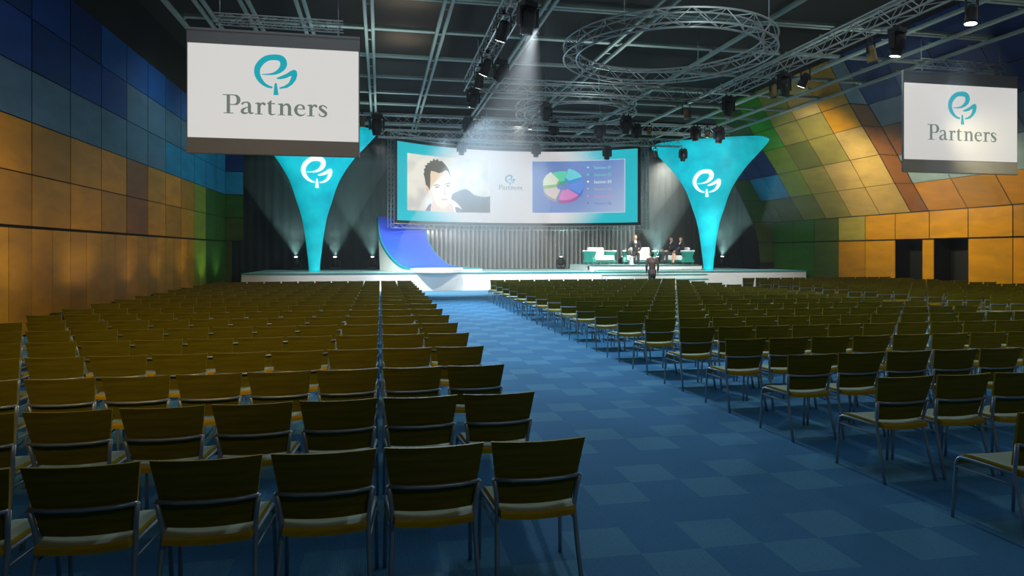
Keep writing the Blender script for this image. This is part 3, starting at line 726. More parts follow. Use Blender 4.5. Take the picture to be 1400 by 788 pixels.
def pylon(x, y, rzz, label, lz, sc=1.):
    t = thing('fabric_pylon', label, 'pylon', (x, y, ZS + .003), rzz); t.scale = (sc, sc, sc)
    mb = MB()
    def b_of(a): return .16 + .2 * a
    n = 48; rings = []
    pts = [q for q in catmull([(z, a, 0) for z, a in PPROF], 3)]
    for z, a, _ in pts:
        for k in range(n):
            an = 2 * PI * k / n; mb.v.append((a * math.cos(an), b_of(a) * math.sin(an), z))
    for i in range(len(pts) - 1):
        for k in range(n):
            k2 = (k + 1) % n; mb.f.append((i * n + k, i * n + k2, (i + 1) * n + k2, (i + 1) * n + k)); mb.m.append(0); mb.s.append(True)
    mb.f.append(tuple(range(n))[::-1]); mb.m.append(0); mb.s.append(False)
    mb.f.append(tuple((len(pts) - 1) * n + k for k in range(n))); mb.m.append(0); mb.s.append(False)
    mb.build('fabric_skin', M['pylon'], t)
    def aw(z):
        for i in range(len(pts) - 1):
            if pts[i][0] <= z <= pts[i + 1][0]:
                s = (z - pts[i][0]) / (pts[i + 1][0] - pts[i][0]); return pts[i][1] * (1 - s) + pts[i + 1][1] * s
        return pts[-1][1]
    def surf(px, pz):
        z = lz + pz * 1.5; a = aw(z); x_ = px * 1.5
        return Vector((x_, -b_of(a) * math.sqrt(max(.02, 1 - (x_ / a) ** 2)) - .03, z))
    decal('logo', LOGO, surf, M['logo_white'], t, 1)['label'] = 'white logo'
    return t
pylon(-3.15, 33.9, math.radians(22), 'teal flared fabric pylon with white logo left of the screen', 4.78)
pylon(16.55, 31.95, math.radians(-38), 'teal flared fabric pylon with white logo right of the screen', 4.78, .93)

# ------------------------------------------------------------------ stage lights
def fixture_head(kind):
    """empty at its clamp, hanging down; returns root"""
    if kind == 'moving':
        t = empty('moving_head_spotlight')
        mb = MB(); mb.box((0, 0, -.10), (.36, .30, .13)); mb.box((-.1, 0, .0), (.05, .08, .1)); mb.box((.1, 0, .0), (.05, .08, .1)); mb.build('base', M['fixture'], t, bevel=.02)
        y = MB()
        for s in (-1, 1): y.box((s * .225, 0, -.36), (.06, .15, .40))
        y.box((0, 0, -.18), (.5, .17, .05)); y.build('yoke', M['fixture'], t, bevel=.015)
        h = MB(); h.lathe([(.09, .25), (.155, .23), (.175, .10), (.18, -.02), (.165, -.12), (.13, -.24), (.14, -.25), (.14, -.28)], 18, (0, 0, -.44)); hd = h.build('head', M['fixture'], t)
        l = MB(); l.lathe([(.12, -.282), (.12, -.29), (.02, -.295)], 16, (0, 0, -.44)); l.build('lens', M['lamp_glass'], hd)
    else:
        t = empty('par_spotlight')
        mb = MB(); mb.box((0, 0, -.02), (.07, .07, .1))
        for s in (-1, 1): mb.box((s * .14, 0, -.22), (.015, .05, .34))
        mb.box((0, 0, -.06), (.29, .05, .015)); mb.build('yoke', M['fixture'], t)
        h = MB(); h.lathe([(.05, .12), (.09, .1), (.105, 0), (.115, -.22), (.13, -.23), (.13, -.27)], 16, (0, 0, -.30)); hd = h.build('can', M['fixture_brass'] if kind == 'par' else M['fixture'], t)
        l = MB(); l.lathe([(.11, -.271), (.11, -.276), (.01, -.28)], 14, (0, 0, -.30)); l.build('lens', M['lamp_lit'] if kind == 'par_lit' else M['lamp_glass'], hd)
    return t
PROTO = {}
def fixture(kind, loc, label, rot=(0, 0, 0), sc=1., lit=False):
    if kind not in PROTO: PROTO[kind] = t = fixture_head(kind)
    else: t = copy_tree(PROTO[kind])
    t.location = loc; t.rotation_euler = (0, 0, rot[2]); t.scale = (sc,) * 3
    for ch in t.children:
        if ch.name.split('.')[0] in ('head', 'can') and kind == 'moving' and lit:
            for l in ch.children:
                l.data = l.data.copy(); l.data.materials.clear(); l.data.materials.append(M['lamp_lit'])
    # the head pivots about its yoke axle
    if rot[0] or rot[1]:
        for ch in t.children:
            n = ch.name.split('.')[0]
            if n in ('head', 'can'):
                piv = Vector((0, 0, -.44 if kind == 'moving' else -.30)); R = ry(rot[1]) @ rx(rot[0])
                ch.matrix_local = Matrix.Translation(piv) @ R.to_4x4() @ Matrix.Translation(-piv)
    tag(t, label, 'stage light', 'stage lights on the trusses')
    return t
def on_x(X, u, z, dy=0): p = at_x(u, 0, X); return (X, p.y + dy, z)
def on_y(Y, u, z): p = at_y(u, 0, Y); return (p.x, Y, z)
zb = ZT - .285
# left and right arms of the U truss
def hang(kind, x, y, label, rot=(0, 0, 0), sc=.85, lit=False, z=None): return fixture(kind, (x, y, zb if z is None else z), label, rot, sc, lit)
hang('par_lit', 2.62, 14.3, 'lit can lamp topmost on the left arm of the U truss', (.5, .2, 0), 1.1)
hang('moving', 3.0, 13.6, 'large dark moving-head light topmost on the left truss arm', (.2, 0, .4), .95)
hang('par_lit', 2.72, 17.2, 'lit can lamp halfway down the left arm of the U truss', (.5, .2, .3), 1.1)
hang('moving', 3.2, 17.85, 'dark moving-head light halfway down the left truss arm', (.4, .5, .2), .85)
hang('par_lit', 2.72, 18.5, 'lit can lamp lowest on the left arm of the U truss', (.5, .1, 0), 1.1)
hang('moving', 2.9, 21.2, 'dark moving-head light under the left corner of the U truss', (.1, .2, .3), .85)
hang('par_lit', 11.8, 11.6, 'lit can lamp alone at the top right of the ceiling', (0, .1, 0), 1.0)
hang('moving', 11.75, 13.55, 'large dark moving-head light on the right truss arm', (0, 0, .3), .92, True)
hang('par', 11.75, 14.4, 'bronze can lamp beside the large moving head on the right arm', (0, -.3, .3), 1.)
hang('par_lit', 11.7, 16.9, 'lit can lamp on the middle of the right truss arm', (0, 0, 0), 1.)
hang('moving', 11.5, 17.6, 'dark tilted moving-head light on the middle of the right arm', (.3, -.5, .3), .92)
hang('par', 11.6, 18.3, 'bronze can lamp left of the tilted moving head on the right arm', (0, .1, .2), 1.)
hang('moving', 11.4, 20.6, 'dark moving-head light under the right corner of the U truss', (0, 0, .2), .9)
fixture('par', on_y(YU, 938, zb), 'small bronze can lamp under the cross bar of the U truss', (0, 0, 0))
# small ring
fixture('moving', on_y(22.6, 747, 6.94), 'dark moving-head light on the left front of the small ring', (0, 0, .2), .85)
fixture('moving', on_y(23.9, 856, 6.92), 'dark moving-head light on the right side of the small ring', (0, 0, 0), .95)
# long rear truss
T1 = [(515, 'moving', 1.5, 'large dark moving-head light at the left end of the long truss'), (495, 'par', 1.2, 'can lamp left of the large moving head on the long truss'), (640, 'moving', 1.2, 'dark moving-head light left of centre on the long truss'),
      (656, 'par', 1.1, 'can lamp beside the left-of-centre moving head on the long truss'), (757, 'moving', 1.1, 'dark moving-head light near the middle of the long truss'), (725, 'par_lit', .9, 'lit can lamp near the middle of the long truss'),
      (820, 'moving', 1.25, 'dark moving-head light right of centre on the long truss'), (870, 'moving', 1.1, 'dark moving-head light above the top right corner of the screen'), (888, 'par', 1.0, 'small can lamp above the top right corner of the screen'),
      (951, 'moving', 1.15, 'dark moving-head light before the right pylon, left of three'), (967, 'par', 1.1, 'small can lamp before the right pylon between two moving heads'), (983, 'moving', 1.25, 'dark moving-head light at the right end of the long truss')]
for u, k, s, lb in T1: fixture(k, on_y(27.2, u, 7.3), lb, (.2 if k != 'moving' else .1, 0, .12), s * .8)
T2 = [(631, 'moving', 1.2, 'dark moving-head light over the portrait on the short truss'), (733, 'moving', 1.2, 'dark moving-head light over the screen logo on the short truss'), (830, 'moving', 1.25, 'dark moving-head light over the pie chart on the short truss'),
      (896, 'par', 1.1, 'can lamp at the right part of the short truss'), (934, 'moving', 1.2, 'dark moving-head light at the right end of the short truss')]
for u, k, s, lb in T2: fixture(k, on_y(30.9, u, 6.90), lb, (0, 0, .1), s * .72)
# moving heads standing on the stage floor
def floor_head(loc, label, sc=1.1):
    t = tag(empty('floor_moving_light', loc), label, 'stage light', 'moving lights on the stage floor'); t.scale = (sc,) * 3
    mb = MB(); mb.box((0, 0, .06), (.36, .30, .12)); mb.build('base', M['fixture'], t, bevel=.02)
    y = MB()
    for s in (-1, 1): y.box((s * .22, 0, .30), (.05, .14, .38))
    y.build('yoke', M['fixture'], t, bevel=.015)
    R = rx(math.radians(8)); h = MB(); h.lathe([(.09, -.20), (.16, -.18), (.175, -.05), (.17, .06), (.12, .20), (.13, .22), (.13, .24)], 16, (0, 0, .38), R); hd = h.build('head', M['fixture'], t)
    l = MB(); l.lathe([(.075, .241), (.075, .25), (.02, .258)], 14, (0, 0, .38), R); l.build('lens', M['lamp_lit'], hd)
FL = [(-4.37, 36.95, 'moving light on the stage floor, leftmost of the three left of the ramp'), (-2.37, 36.95, 'moving light on the stage floor just right of the left pylon foot'), (-.42, 36.95, 'moving light on the stage floor beside the ramp'),
      (9.9, 36.3, 'moving light on the stage floor before the grey drape'), (13.55, 36.3, 'moving light on the stage floor behind the middle sofa'), (15.9, 36.95, 'moving light on the stage floor between the two right sofas'), (20.0, 36.9, 'moving light on the stage floor right of the right pylon')]
for x, y, lb in FL: floor_head((x, y, ZS + .003), lb)
# uplights along the left wall
UPY = [15.4, 17.9, 18.6, 21.6, 24.2, 27.0]
for i, y in enumerate(UPY):
    t = thing('floor_uplight', 'small black uplight on the floor by the left wall, %s from the camera' % ordw(i), 'uplight', (XL + .85, y, 0), 0, 'uplights along the left wall')
    mb = MB(); mb.lathe([(.14, .0), (.15, .02), (.15, .07)], 18); mb.build('foot', M['fixture'], t)
    mb = MB(); mb.lathe([(.11, .072), (.13, .12), (.15, .44), (.165, .46), (.165, .52)], 18); c = mb.build('can', M['fixture'], t)
    mb = MB(); mb.lathe([(.145, .521), (.145, .53), (.01, .532)], 18); mb.build('lens', M['lamp_glass'], c)

# ------------------------------------------------------------------ sofas, tables
def sofa(loc, a, label, W=1.72, D=.8):
    t = thing('lounge_sofa', label, 'sofa', loc, a, 'sofas on the platform')
    mb = MB(); mb.box((0, 0, .165), (W - .36, D - .08, .11)); mb.build('seat_base', M['sofa_teal'], t, bevel=.04)
    mb = MB(); mb.box((0, -.03, .345), (W - .38, D + .0, .25)); mb.build('seat_cushion', M['sofa_white'], t, bevel=.05)
    mb = MB(); mb.box((0, D / 2 - .12, .68), (W - .6, .2, .40), 0, rx(-.12)); mb.build('backrest', M['sofa_white'], t, bevel=.05)
    prof = [(-D / 2, .66), (-D / 2 + .02, .60), (-D / 2 + .10, .48), (-D / 2 + .14, .38), (-D / 2 + .08, .26), (-D / 2 + .0, .14), (-D / 2 + .03, .11), (D / 2 - .03, .11), (D / 2, .14), (D / 2 - .08, .26), (D / 2 - .14, .38), (D / 2 - .10, .48), (D / 2 - .02, .60), (D / 2, .66)]
    for s in (-1, 1):
        mb = MB(); x0, x1 = s * (W / 2 - .19), s * (W / 2)
        mb.prism(prof, lambda p: Vector((x0, p[0], p[1])), lambda p: Vector((x1, p[0], p[1]))); arm = mb.build('arm', M['sofa_teal'], t, bevel=.025)
        mb = MB(); mb.box(((x0 + x1) / 2, 0, .695), (.21, D + .02, .07)); mb.build('arm_cap', M['sofa_white'], arm, bevel=.025)
        for y in (-1, 1):
            mb = MB(); mb.tube([(s * (W / 2 - .08), y * (D / 2 - .08), .115), (s * (W / 2 - .06), y * (D / 2 - .06), .0)], .016, 8); mb.build('leg', M['chrome'], t)
ZP = 1.147
sofa((10.98, 32.75, ZP), math.radians(30), 'white and teal sofa left on the platform, empty')
sofa((13.25, 33.1, ZP), math.radians(-17), 'white and teal sofa in the middle holding a seated man')
sofa((15.18, 32.7, ZP), math.radians(-72), 'white and teal sofa at the right holding two people')
def side_table(loc, label, bottle):
    t = thing('side_table', label, 'side table', loc, 0, 'white pedestal tables on the platform')
    mb = MB(); mb.box((0, 0, .02), (.24, .24, .04)); mb.build('foot', M['table_white'], t, bevel=.01)
    mb = MB(); mb.box((0, 0, .21), (.15, .15, .34)); mb.build('pedestal', M['table_white'], t, bevel=.01)
    mb = MB(); mb.box((0, 0, .395), (.26, .26, .03)); mb.build('table_top', M['table_white'], t, bevel=.008)
    if bottle:
        mb = MB(); mb.lathe([(.03, 0), (.034, .01), (.034, .14), (.013, .19), (.012, .24), (.014, .25)], 14)
        b = mb.build('bottle', M['bottle']); b.location = Vector(loc) + Vector((0, 0, .412)); tag(b, 'small dark bottle standing on a white side table', 'bottle')
side_table((12.35, 31.9, ZP), 'white side table at the left end of the middle sofa', False)
side_table((13.35, 31.85, ZP), 'white side table before the middle sofa with a bottle', True)

# ------------------------------------------------------------------ people
M['skin'] = plain('skin', lin(214, 168, 138), .55, var=.04, scale=20)
M['suit_black'] = plain('suit_black', (.018, .018, .02, 1), .8, var=.15, scale=40)
M['suit_brown'] = plain('suit_brown', lin(96, 78, 72), .8, var=.12, scale=40)
M['trouser'] = plain('trouser_dark', (.03, .028, .03, 1), .8, var=.1)
M['shirt'] = plain('shirt_white', (.8, .8, .8, 1), .7, var=.03)
M['tie'] = plain('tie_rust', lin(150, 80, 60), .6, var=.1)
M['hair_dark'] = plain('hair_dark', (.022, .015, .010, 1), .6, var=.3, scale=30)
M['hair_brown'] = plain('hair_brown', (.09, .05, .025, 1), .6, var=.3, scale=30)
M['hair_grey'] = plain('hair_grey', (.20, .18, .16, 1), .6, var=.2, scale=30)
M['shoe'] = plain('shoe_black', (.015, .013, .012, 1), .35, var=.1)
M['eye'] = plain('eye_dark', (.03, .02, .015, 1), .2)
M['lip'] = plain('lips', lin(170, 96, 86), .5)
def capsule(mb, a, b, ra, rb, n=12):
    a, b = Vector(a), Vector(b); d = b - a; L = max(d.length, 1e-5); q = Vector((0, 0, 1)).rotation_difference(d / L).to_matrix()
    prof = []
    for k in range(1, 6): s = -PI / 2 + PI / 2 * k / 5; prof.append((max(ra * math.cos(s), 1e-4), ra * math.sin(s)))
    for k in range(0, 5): s = PI / 2 * k / 5; prof.append((max(rb * math.cos(s), 1e-4), L + rb * math.sin(s)))
    prof = [(1e-4, -ra)] + prof + [(1e-4, L + rb)]
    mb.lathe(prof, n, a, q)
def ellip(mb, c, r, rot=None, n=14):
    prof = [(max(math.cos(s), 1e-4), math.sin(s)) for s in [-PI / 2 + PI * k / 10 for k in range(11)]]
    vs0 = len(mb.v); R = rot if rot is not None else Matrix.Identity(3)
    tmp = MB(); tmp.lathe(prof, n)
    mb.add([R @ Vector((x * r[0], y * r[1], z * r[2])) + Vector(c) for x, y, z in tmp.v], tmp.f, 0, True)
def fused(mb, name, mat, parent, vox):
    o = mb.build(name, mat, parent)
    r = o.modifiers.new('fuse', 'REMESH'); r.mode = 'VOXEL'; r.voxel_size = vox; r.use_smooth_shade = True
    s = o.modifiers.new('smooth', 'SMOOTH'); s.factor = .5; s.iterations = 3
    return o
def person(loc, rot, label, J, hair, jacket, legs, skirt=False, yaw=0., long_hair=False, front=True):
    """J: joints in metres, facing -y; hand directions included. The body is one fused surface."""
    V = {k: Vector(v) for k, v in J.items()}
    b = MB()
    pel, ch, nk, hd = V['pelvis'], V['chest'], V['neck'], V['head']
    ellip(b, pel, (.15, .11, .12)); capsule(b, pel, ch, .125, .145)
    ellip(b, ch + Vector((0, 0, .02)), (.165, .11, .15)); capsule(b, V['shL'], V['shR'], .06, .06)
    capsule(b, nk, hd + Vector((0, 0, -.05)), .056, .054)
    HR = rz(yaw)
    h = lambda x, y, z: hd + HR @ Vector((x, y, z))
    ellip(b, h(0, .012, .03), (.076, .096, .092)); ellip(b, h(0, -.012, -.035), (.062, .078, .082)); capsule(b, h(-.03, -.03, -.085), h(.03, -.03, -.085), .03, .03)
    capsule(b, h(0, -.085, .012), h(0, -.108, -.028), .010, .015); capsule(b, h(-.045, -.078, .028), h(.045, -.078, .028), .014, .014)
    for s in (-1, 1): ellip(b, h(s * .078, .01, -.008), (.012, .022, .034))
    for S in 'LR':
        sh, el, wr = V['sh' + S], V['el' + S], V['wr' + S]
        capsule(b, sh, el, .05, .041); capsule(b, el, wr, .041, .028)
        hp, kn, an = V['hp' + S], V['kn' + S], V['an' + S]
        capsule(b, hp, kn, .085, .058); capsule(b, kn, kn.lerp(an, .35), .054, .056); capsule(b, kn.lerp(an, .35), an, .056, .037)
        f = V.get('to' + S, an + Vector((0, -.17, -.06))); capsule(b, an + Vector((0, .02, -.045)), f, .034, .028)
        # hand: palm, four fingers of unequal length with a knuckle bend, thumb from the side of the palm
        d = V['hd' + S].normalized(); up = Vector((0, 0, 1)) if abs(d.z) < .85 else Vector((0, -1, 0))
        sd = d.cross(up).normalized(); nrm = sd.cross(d).normalized(); cv = -nrm
        for q in (-.026, -.009, .009, .026): capsule(b, wr + sd * q * .6, wr + d * .085 + sd * q, .014, .012, 8)
        for q, L in ((-.03, .062), (-.010, .078), (.011, .083), (.032, .074)):
            k0 = wr + d * .088 + sd * q; k1 = k0 + (d + cv * .25).normalized() * L * .55; k2 = k1 + (d + cv * .9).normalized() * L * .5
            capsule(b, k0, k1, .0095, .009, 8); capsule(b, k1, k2, .009, .0078, 8)
        sg = 1 if S == 'L' else -1
        k0 = wr + d * .03 + sd * sg * .026; k1 = k0 + (d * .7 + sd * sg * .8).normalized() * .045; k2 = k1 + (d + cv * .3).normalized() * .032
        capsule(b, k0, k1, .013, .011, 8); capsule(b, k1, k2, .011, .009, 8)
    body = fused(b, 'person', M['skin'], None, .0075)
    body.location = loc; body.rotation_euler = (0, 0, rot); tag(body, label, 'person')
    # hair
    m = MB(); ellip(m, h(0, .026, .055), (.084, .098, .085)); ellip(m, h(0, .055, .0), (.078, .07, .09))
    if long_hair:
        ellip(m, h(0, .07, -.06), (.085, .06, .12)); ellip(m, h(.06, .03, -.04), (.03, .06, .10)); ellip(m, h(-.06, .03, -.04), (.03, .06, .10))
    fused(m, 'hair', hair, body, .012)
    m = MB()
    for s in (-1, 1): ellip(m, h(s * .031, -.085, .008), (.011, .008, .007))
    m.build('eyes', M['eye'], body)
    m = MB(); ellip(m, h(0, -.094, -.056), (.024, .008, .007)); m.build('lips', M['lip'], body)
    # jacket
    m = MB(); ellip(m, pel + Vector((0, 0, -.01)), (.185, .135, .13)); capsule(m, pel, ch, .15, .165); ellip(m, ch + Vector((0, 0, .02)), (.195, .135, .165)); capsule(m, V['shL'], V['shR'], .078, .078); capsule(m, ch, nk + Vector((0, .01, -.03)), .12, .068)
    for S in 'LR': capsule(m, V['sh' + S], V['el' + S], .072, .060); capsule(m, V['el' + S], V['wr' + S].lerp(V['el' + S], .06), .060, .047)
    if not skirt and 'tail' in J: capsule(m, pel, V['tail'], .165, .17)
    jk = fused(m, 'jacket', jacket, body, .014)
    # shirt front and tie
    if front:
        m = MB(); up = (nk - ch).normalized(); c0 = ch + Vector((0, -.135, .0))
        m.add([ch + Vector((-.055, -.118, .15)), ch + Vector((.055, -.118, .15)), ch + Vector((.012, -.175, -.10)), ch + Vector((-.012, -.175, -.10)), nk + Vector((-.05, -.055, .02)), nk + Vector((.05, -.055, .02)), nk + Vector((0, .03, .0))], [(0, 1, 2, 3), (4, 5, 1, 0), (4, 0, 6), (5, 6, 1)]); m.build('shirt', M['shirt'], body)
        m = MB(); m.add([ch + Vector((-.014, -.128, .15)), ch + Vector((.014, -.128, .15)), ch + Vector((.022, -.172, -.04)), ch + Vector((0, -.18, -.09)), ch + Vector((-.022, -.172, -.04))], [(0, 1, 2, 3, 4)]); m.build('tie', M['tie'], body) if not skirt else None
    m = MB()
    for S in 'LR':
        hp, kn, an = V['hp' + S], V['kn' + S], V['an' + S]
        if skirt: capsule(m, hp, hp.lerp(kn, .92), .105, .085)
        else: capsule(m, hp, kn, .105, .078); capsule(m, kn, an + Vector((0, 0, .0)), .077, .062)
    ellip(m, pel, (.17, .125, .12)); fused(m, 'skirt' if skirt else 'trousers', legs, body, .014)
    for S in 'LR':
        an = V['an' + S]; f = V.get('to' + S, an + Vector((0, -.17, -.06)))
        m = MB(); capsule(m, an + Vector((0, .035, -.048)), f, .042, .036); ellip(m, an + Vector((0, .02, -.065)), (.04, .07, .022)); fused(m, 'shoe', M['shoe'], body, .01)
    return body
# man on the middle sofa, perched at its left, arm along the armrest
J = dict(pelvis=(0, 0, .62), chest=(0, .03, .98), neck=(0, .02, 1.20), head=(0, -.01, 1.36), shL=(-.19, .03, 1.12), shR=(.19, .03, 1.12), elL=(-.32, .0, .90), wrL=(-.43, -.04, .76), hdL=(-1, -.1, -.2), elR=(.26, -.02, .84), wrR=(.16, -.2, .66), hdR=(-.2, -.8, -.4),
         hpL=(-.09, -.02, .58), hpR=(.09, -.02, .58), knL=(-.10, -.36, .52), knR=(.12, -.36, .50), anL=(-.10, -.38, .085), anR=(.12, -.40, .085))
person((12.85, 32.60, ZP + .03), math.radians(-17), 'person in dark suit perched on the middle sofa, arm out along its armrest', J, M['hair_grey'], M['suit_black'], M['trouser'], yaw=-.1)
J = dict(pelvis=(0, 0, .57), chest=(0, -.04, .93), neck=(0, -.06, 1.15), head=(0, -.10, 1.30), shL=(-.19, -.04, 1.07), shR=(.19, -.04, 1.07), elL=(-.25, -.22, .86), wrL=(-.20, -.46, .76), hdL=(.1, -1, -.1), elR=(.25, -.2, .84), wrR=(.12, -.40, .68), hdR=(-.3, -.9, -.2),
         hpL=(-.09, -.02, .54), hpR=(.09, -.02, .54), knL=(-.12, -.48, .54), knR=(.10, -.48, .53), anL=(-.12, -.62, .085), anR=(.10, -.48, .085))
person((15.10, 33.04, ZP + .03), math.radians(-75), 'person in black suit with dark hair seated left on the right sofa', J, M['hair_dark'], M['suit_black'], M['trouser'])
J = dict(pelvis=(0, 0, .57), chest=(0, .0, .91), neck=(0, .0, 1.12), head=(0, -.03, 1.27), shL=(-.17, .0, 1.04), shR=(.17, .0, 1.04), elL=(-.22, -.14, .82), wrL=(-.08, -.34, .67), hdL=(.4, -.8, -.2), elR=(.22, -.14, .82), wrR=(.06, -.36, .67), hdR=(-.4, -.8, -.2),
         hpL=(-.08, -.02, .54), hpR=(.08, -.02, .54), knL=(-.07, -.46, .54), knR=(.06, -.46, .54), anL=(-.10, -.50, .085), anR=(.02, -.54, .085))
person((15.27, 32.38, ZP + .03), math.radians(-75), 'person with light brown hair in dark jacket and skirt on the right sofa', J, M['hair_brown'], M['suit_black'], M['suit_black'], skirt=True, long_hair=True)
J = dict(pelvis=(0, 0, .92), chest=(0, .02, 1.28), neck=(0, .03, 1.50), head=(0, .0, 1.655), shL=(-.2, .02, 1.43), shR=(.2, .02, 1.43), elL=(-.27, .04, 1.14), wrL=(-.27, -.04, .90), hdL=(.05, -.1, -1), elR=(.27, .04, 1.14), wrR=(.25, -.06, .90), hdR=(-.05, -.1, -1),
         hpL=(-.09, 0, .90), hpR=(.09, 0, .90), knL=(-.10, -.14, .50), knR=(.10, .02, .48), anL=(-.10, -.10, .17), anR=(.10, .10, .085), tail=(0, .01, .78))
person((12.45, 29.5, .005), math.radians(168), 'person seen from behind in brown jacket walking up to the platform', J, M['hair_dark'], M['suit_brown'], M['trouser'], front=False)

# ------------------------------------------------------------------ chairs
PITCH, ROW0, ROWP = .535, 3.36, 1.165
CH = {}
def chair_parts():
    P = []
    # backrest: bowed veneer board, wider at its top
    mb = MB()
    def board(off):
        def fn(u, v):
            s = u * 2 - 1; hw = .200 + .048 * v; rake = .085 * (1 - v)
            return (s * hw, rake - .02 * (1 - s * s) * 1.0 + off + .012 - .0, .462 + .345 * v + .006 * s * s)
        return fn
    mb.grid(board(0.), 10, 6, 0, True); P.append(('backrest', mb, ['wood_back']))
    f0, f1 = board(-.0005), board(.016)
    mb.grid(f1, 10, 6, 0, True, True)
    e = MB(); n = 10
    rimpar = [(i / n, 1) for i in range(n + 1)] + [(1, 1 - j / 6) for j in range(1, 7)] + [(1 - i / n, 0) for i in range(1, n + 1)] + [(0, j / 6) for j in range(1, 6)]
    A = [f0(*p) for p in rimpar]; B = [f1(*p) for p in rimpar]; k = len(A)
    e.add(A + B, [(i, (i + 1) % k, k + (i + 1) % k, k + i) for i in range(k)], 0); P.append(('backrest_edge', e, ['wood_edge']))
    # seat
    def seat(z0, hw, y0, y1, drop):
        def fn(u, v):
            s = u * 2 - 1; y = y0 + (y1 - y0) * v
            dip = .014 * (1 - s * s) * (1 - v * .6)
            fr = max(0, (v - .82) / .18); return (s * hw * (.87 + .16 * v), y, z0 - dip - drop * fr * fr)
        return fn
    a, b = seat(.452, .222, .03, .465, .03), seat(.44, .226, .022, .472, .04)
    mb = MB(); mb.grid(a, 8, 10, 0, True)
    P.append(('seat_pad', mb, ['pad']))
    mb = MB(); mb.grid(b, 8, 10, 0, True); c = seat(.412, .226, .022, .472, .045); mb.grid(c, 8, 10, 0, True, True)
    rim = [(i / 8, 0) for i in range(9)] + [(1, j / 10) for j in range(1, 11)] + [(1 - i / 8, 1) for i in range(1, 9)] + [(0, 1 - j / 10) for j in range(1, 10)]
    A = [b(*p) for p in rim]; B = [c(*p) for p in rim]; k = len(A); mb.add(A + B, [(i, (i + 1) % k, k + (i + 1) % k, k + i) for i in range(k)], 0)
    A2 = [a(*p) for p in rim]; mb.add(A2 + A, [(i, (i + 1) % k, k + (i + 1) % k, k + i) for i in range(k)], 0)
    P.append(('seat', mb, ['wood_edge']))
    for s in (-1, 1):
        mb = MB()     # front leg bending into the side rail under the seat
        mb.tube([(s * .243, .50, 0), (s * .240, .488, .20), (s * .236, .478, .37), (s * .234, .466, .402), (s * .233, .44, .418), (s * .233, .40, .42), (s * .210, .09, .42)], .0115, 8); P.append(('leg', mb, ['chrome']))
        mb = MB()     # rear leg running up into the back upright
        mb.tube([(s * .226, -.03, 0), (s * .214, .04, .25), (s * .207, .082, .43), (s * .214, .066, .52), (s * .228, .045, .615)], .0125, 8); P.append(('leg', mb, ['chrome']))
        mb = MB(); mb.tube([(s * .240, .482, .352), (s * .214, .065, .352)], .007, 6); P.append(('side_rail', mb, ['chrome']))
    mb = MB(); mb.tube([(-.228, .042, .612), (-.13, .022, .607), (0, .014, .605), (.13, .022, .607), (.228, .042, .612)], .0105, 8); P.append(('back_rail', mb, ['chrome']))
    return P
CP = chair_parts()
NAMES = [(n, mb.mesh('chair_' + n, [M[k] for k in mk], True)) for n, mb, mk in CP]
# merged chair for those far off
allm = MB(); order = ['wood_back', 'wood_edge', 'pad', 'chrome']
for n, mb, mk in CP: allm.add(mb.v, mb.f, order.index(mk[0]), True)
for i in range(len(allm.s)): allm.s[i] = True
FARMESH = allm.mesh('chair_far', [M[k] for k in order], True)
proto_chair = None
def chair_full(loc, r):
    global proto_chair
    if proto_chair is None:
        t = empty('conference_chair')
        for n, me in NAMES:
            o = bpy.data.objects.new(n, me); COL.objects.link(o); o.parent = t
            if n == 'seat_pad': o['label'] = 'pale grey-green seat pad'
            if n == 'leg': o['label'] = 'chrome tube leg'
        proto_chair = t
    else: t = copy_tree(proto_chair)
    t.location = loc; t.rotation_euler = (0, 0, r); return t
blocks = [('left', -5.35, 12, 18, True), ('middle', 3.75, 13, 18, False), ('right', 13.4, 12, 18, False)]
cand = []
for bn, x0, nc, nr, right_aisle in blocks:
    for k in range(nr):
        for c in range(nc):
            x, y = x0 + PITCH * (c + .5), ROW0 + ROWP * k
            t = x * ST + y * CT; l = x * CT - y * ST
            u = 700 + FPX * l / t
            hw = .3 * FPX / t
            if u + hw < 0 or u - hw > 1400: continue
            seat_no = (nc - c) if bn == 'left' else c + 1
            cand.append((t, bn, k, seat_no, x, y))
cand.sort()
aisle = {'left': 'the central aisle', 'middle': 'the central aisle', 'right': 'the right aisle'}
for i, (t, bn, k, sn, x, y) in enumerate(cand[:300]):
    r = random.uniform(-.012, .012)
    if t < 15.0: o = chair_full((x, y, 0), r)
    else:
        o = bpy.data.objects.new('conference_chair', FARMESH); COL.objects.link(o); o.location = (x, y, 0); o.rotation_euler = (0, 0, r)
    tag(o, 'olive-backed chrome chair, %s block, %s row from camera, %s seat from %s' % (bn, ordw(k), ordw(sn - 1), aisle[bn]), 'chair', 'chairs set out in rows')
rest = MB()
for (t, bn, k, sn, x, y) in cand[300:]:
    rest.add([(a + x, b + y, c) for a, b, c in allm.v], [], 0); b0 = len(rest.v) - len(allm.v)
    rest.f += [tuple(b0 + q for q in f) for f in allm.f]; rest.m += allm.m; rest.s += allm.s
if cand[300:]:
    tag(rest.build('distant_chairs', [M[k] for k in order], recalc=False), 'rows of olive-backed chairs farthest off, nearest the stage', 'chairs', None, 'stuff')
print('chairs in view', len(cand))

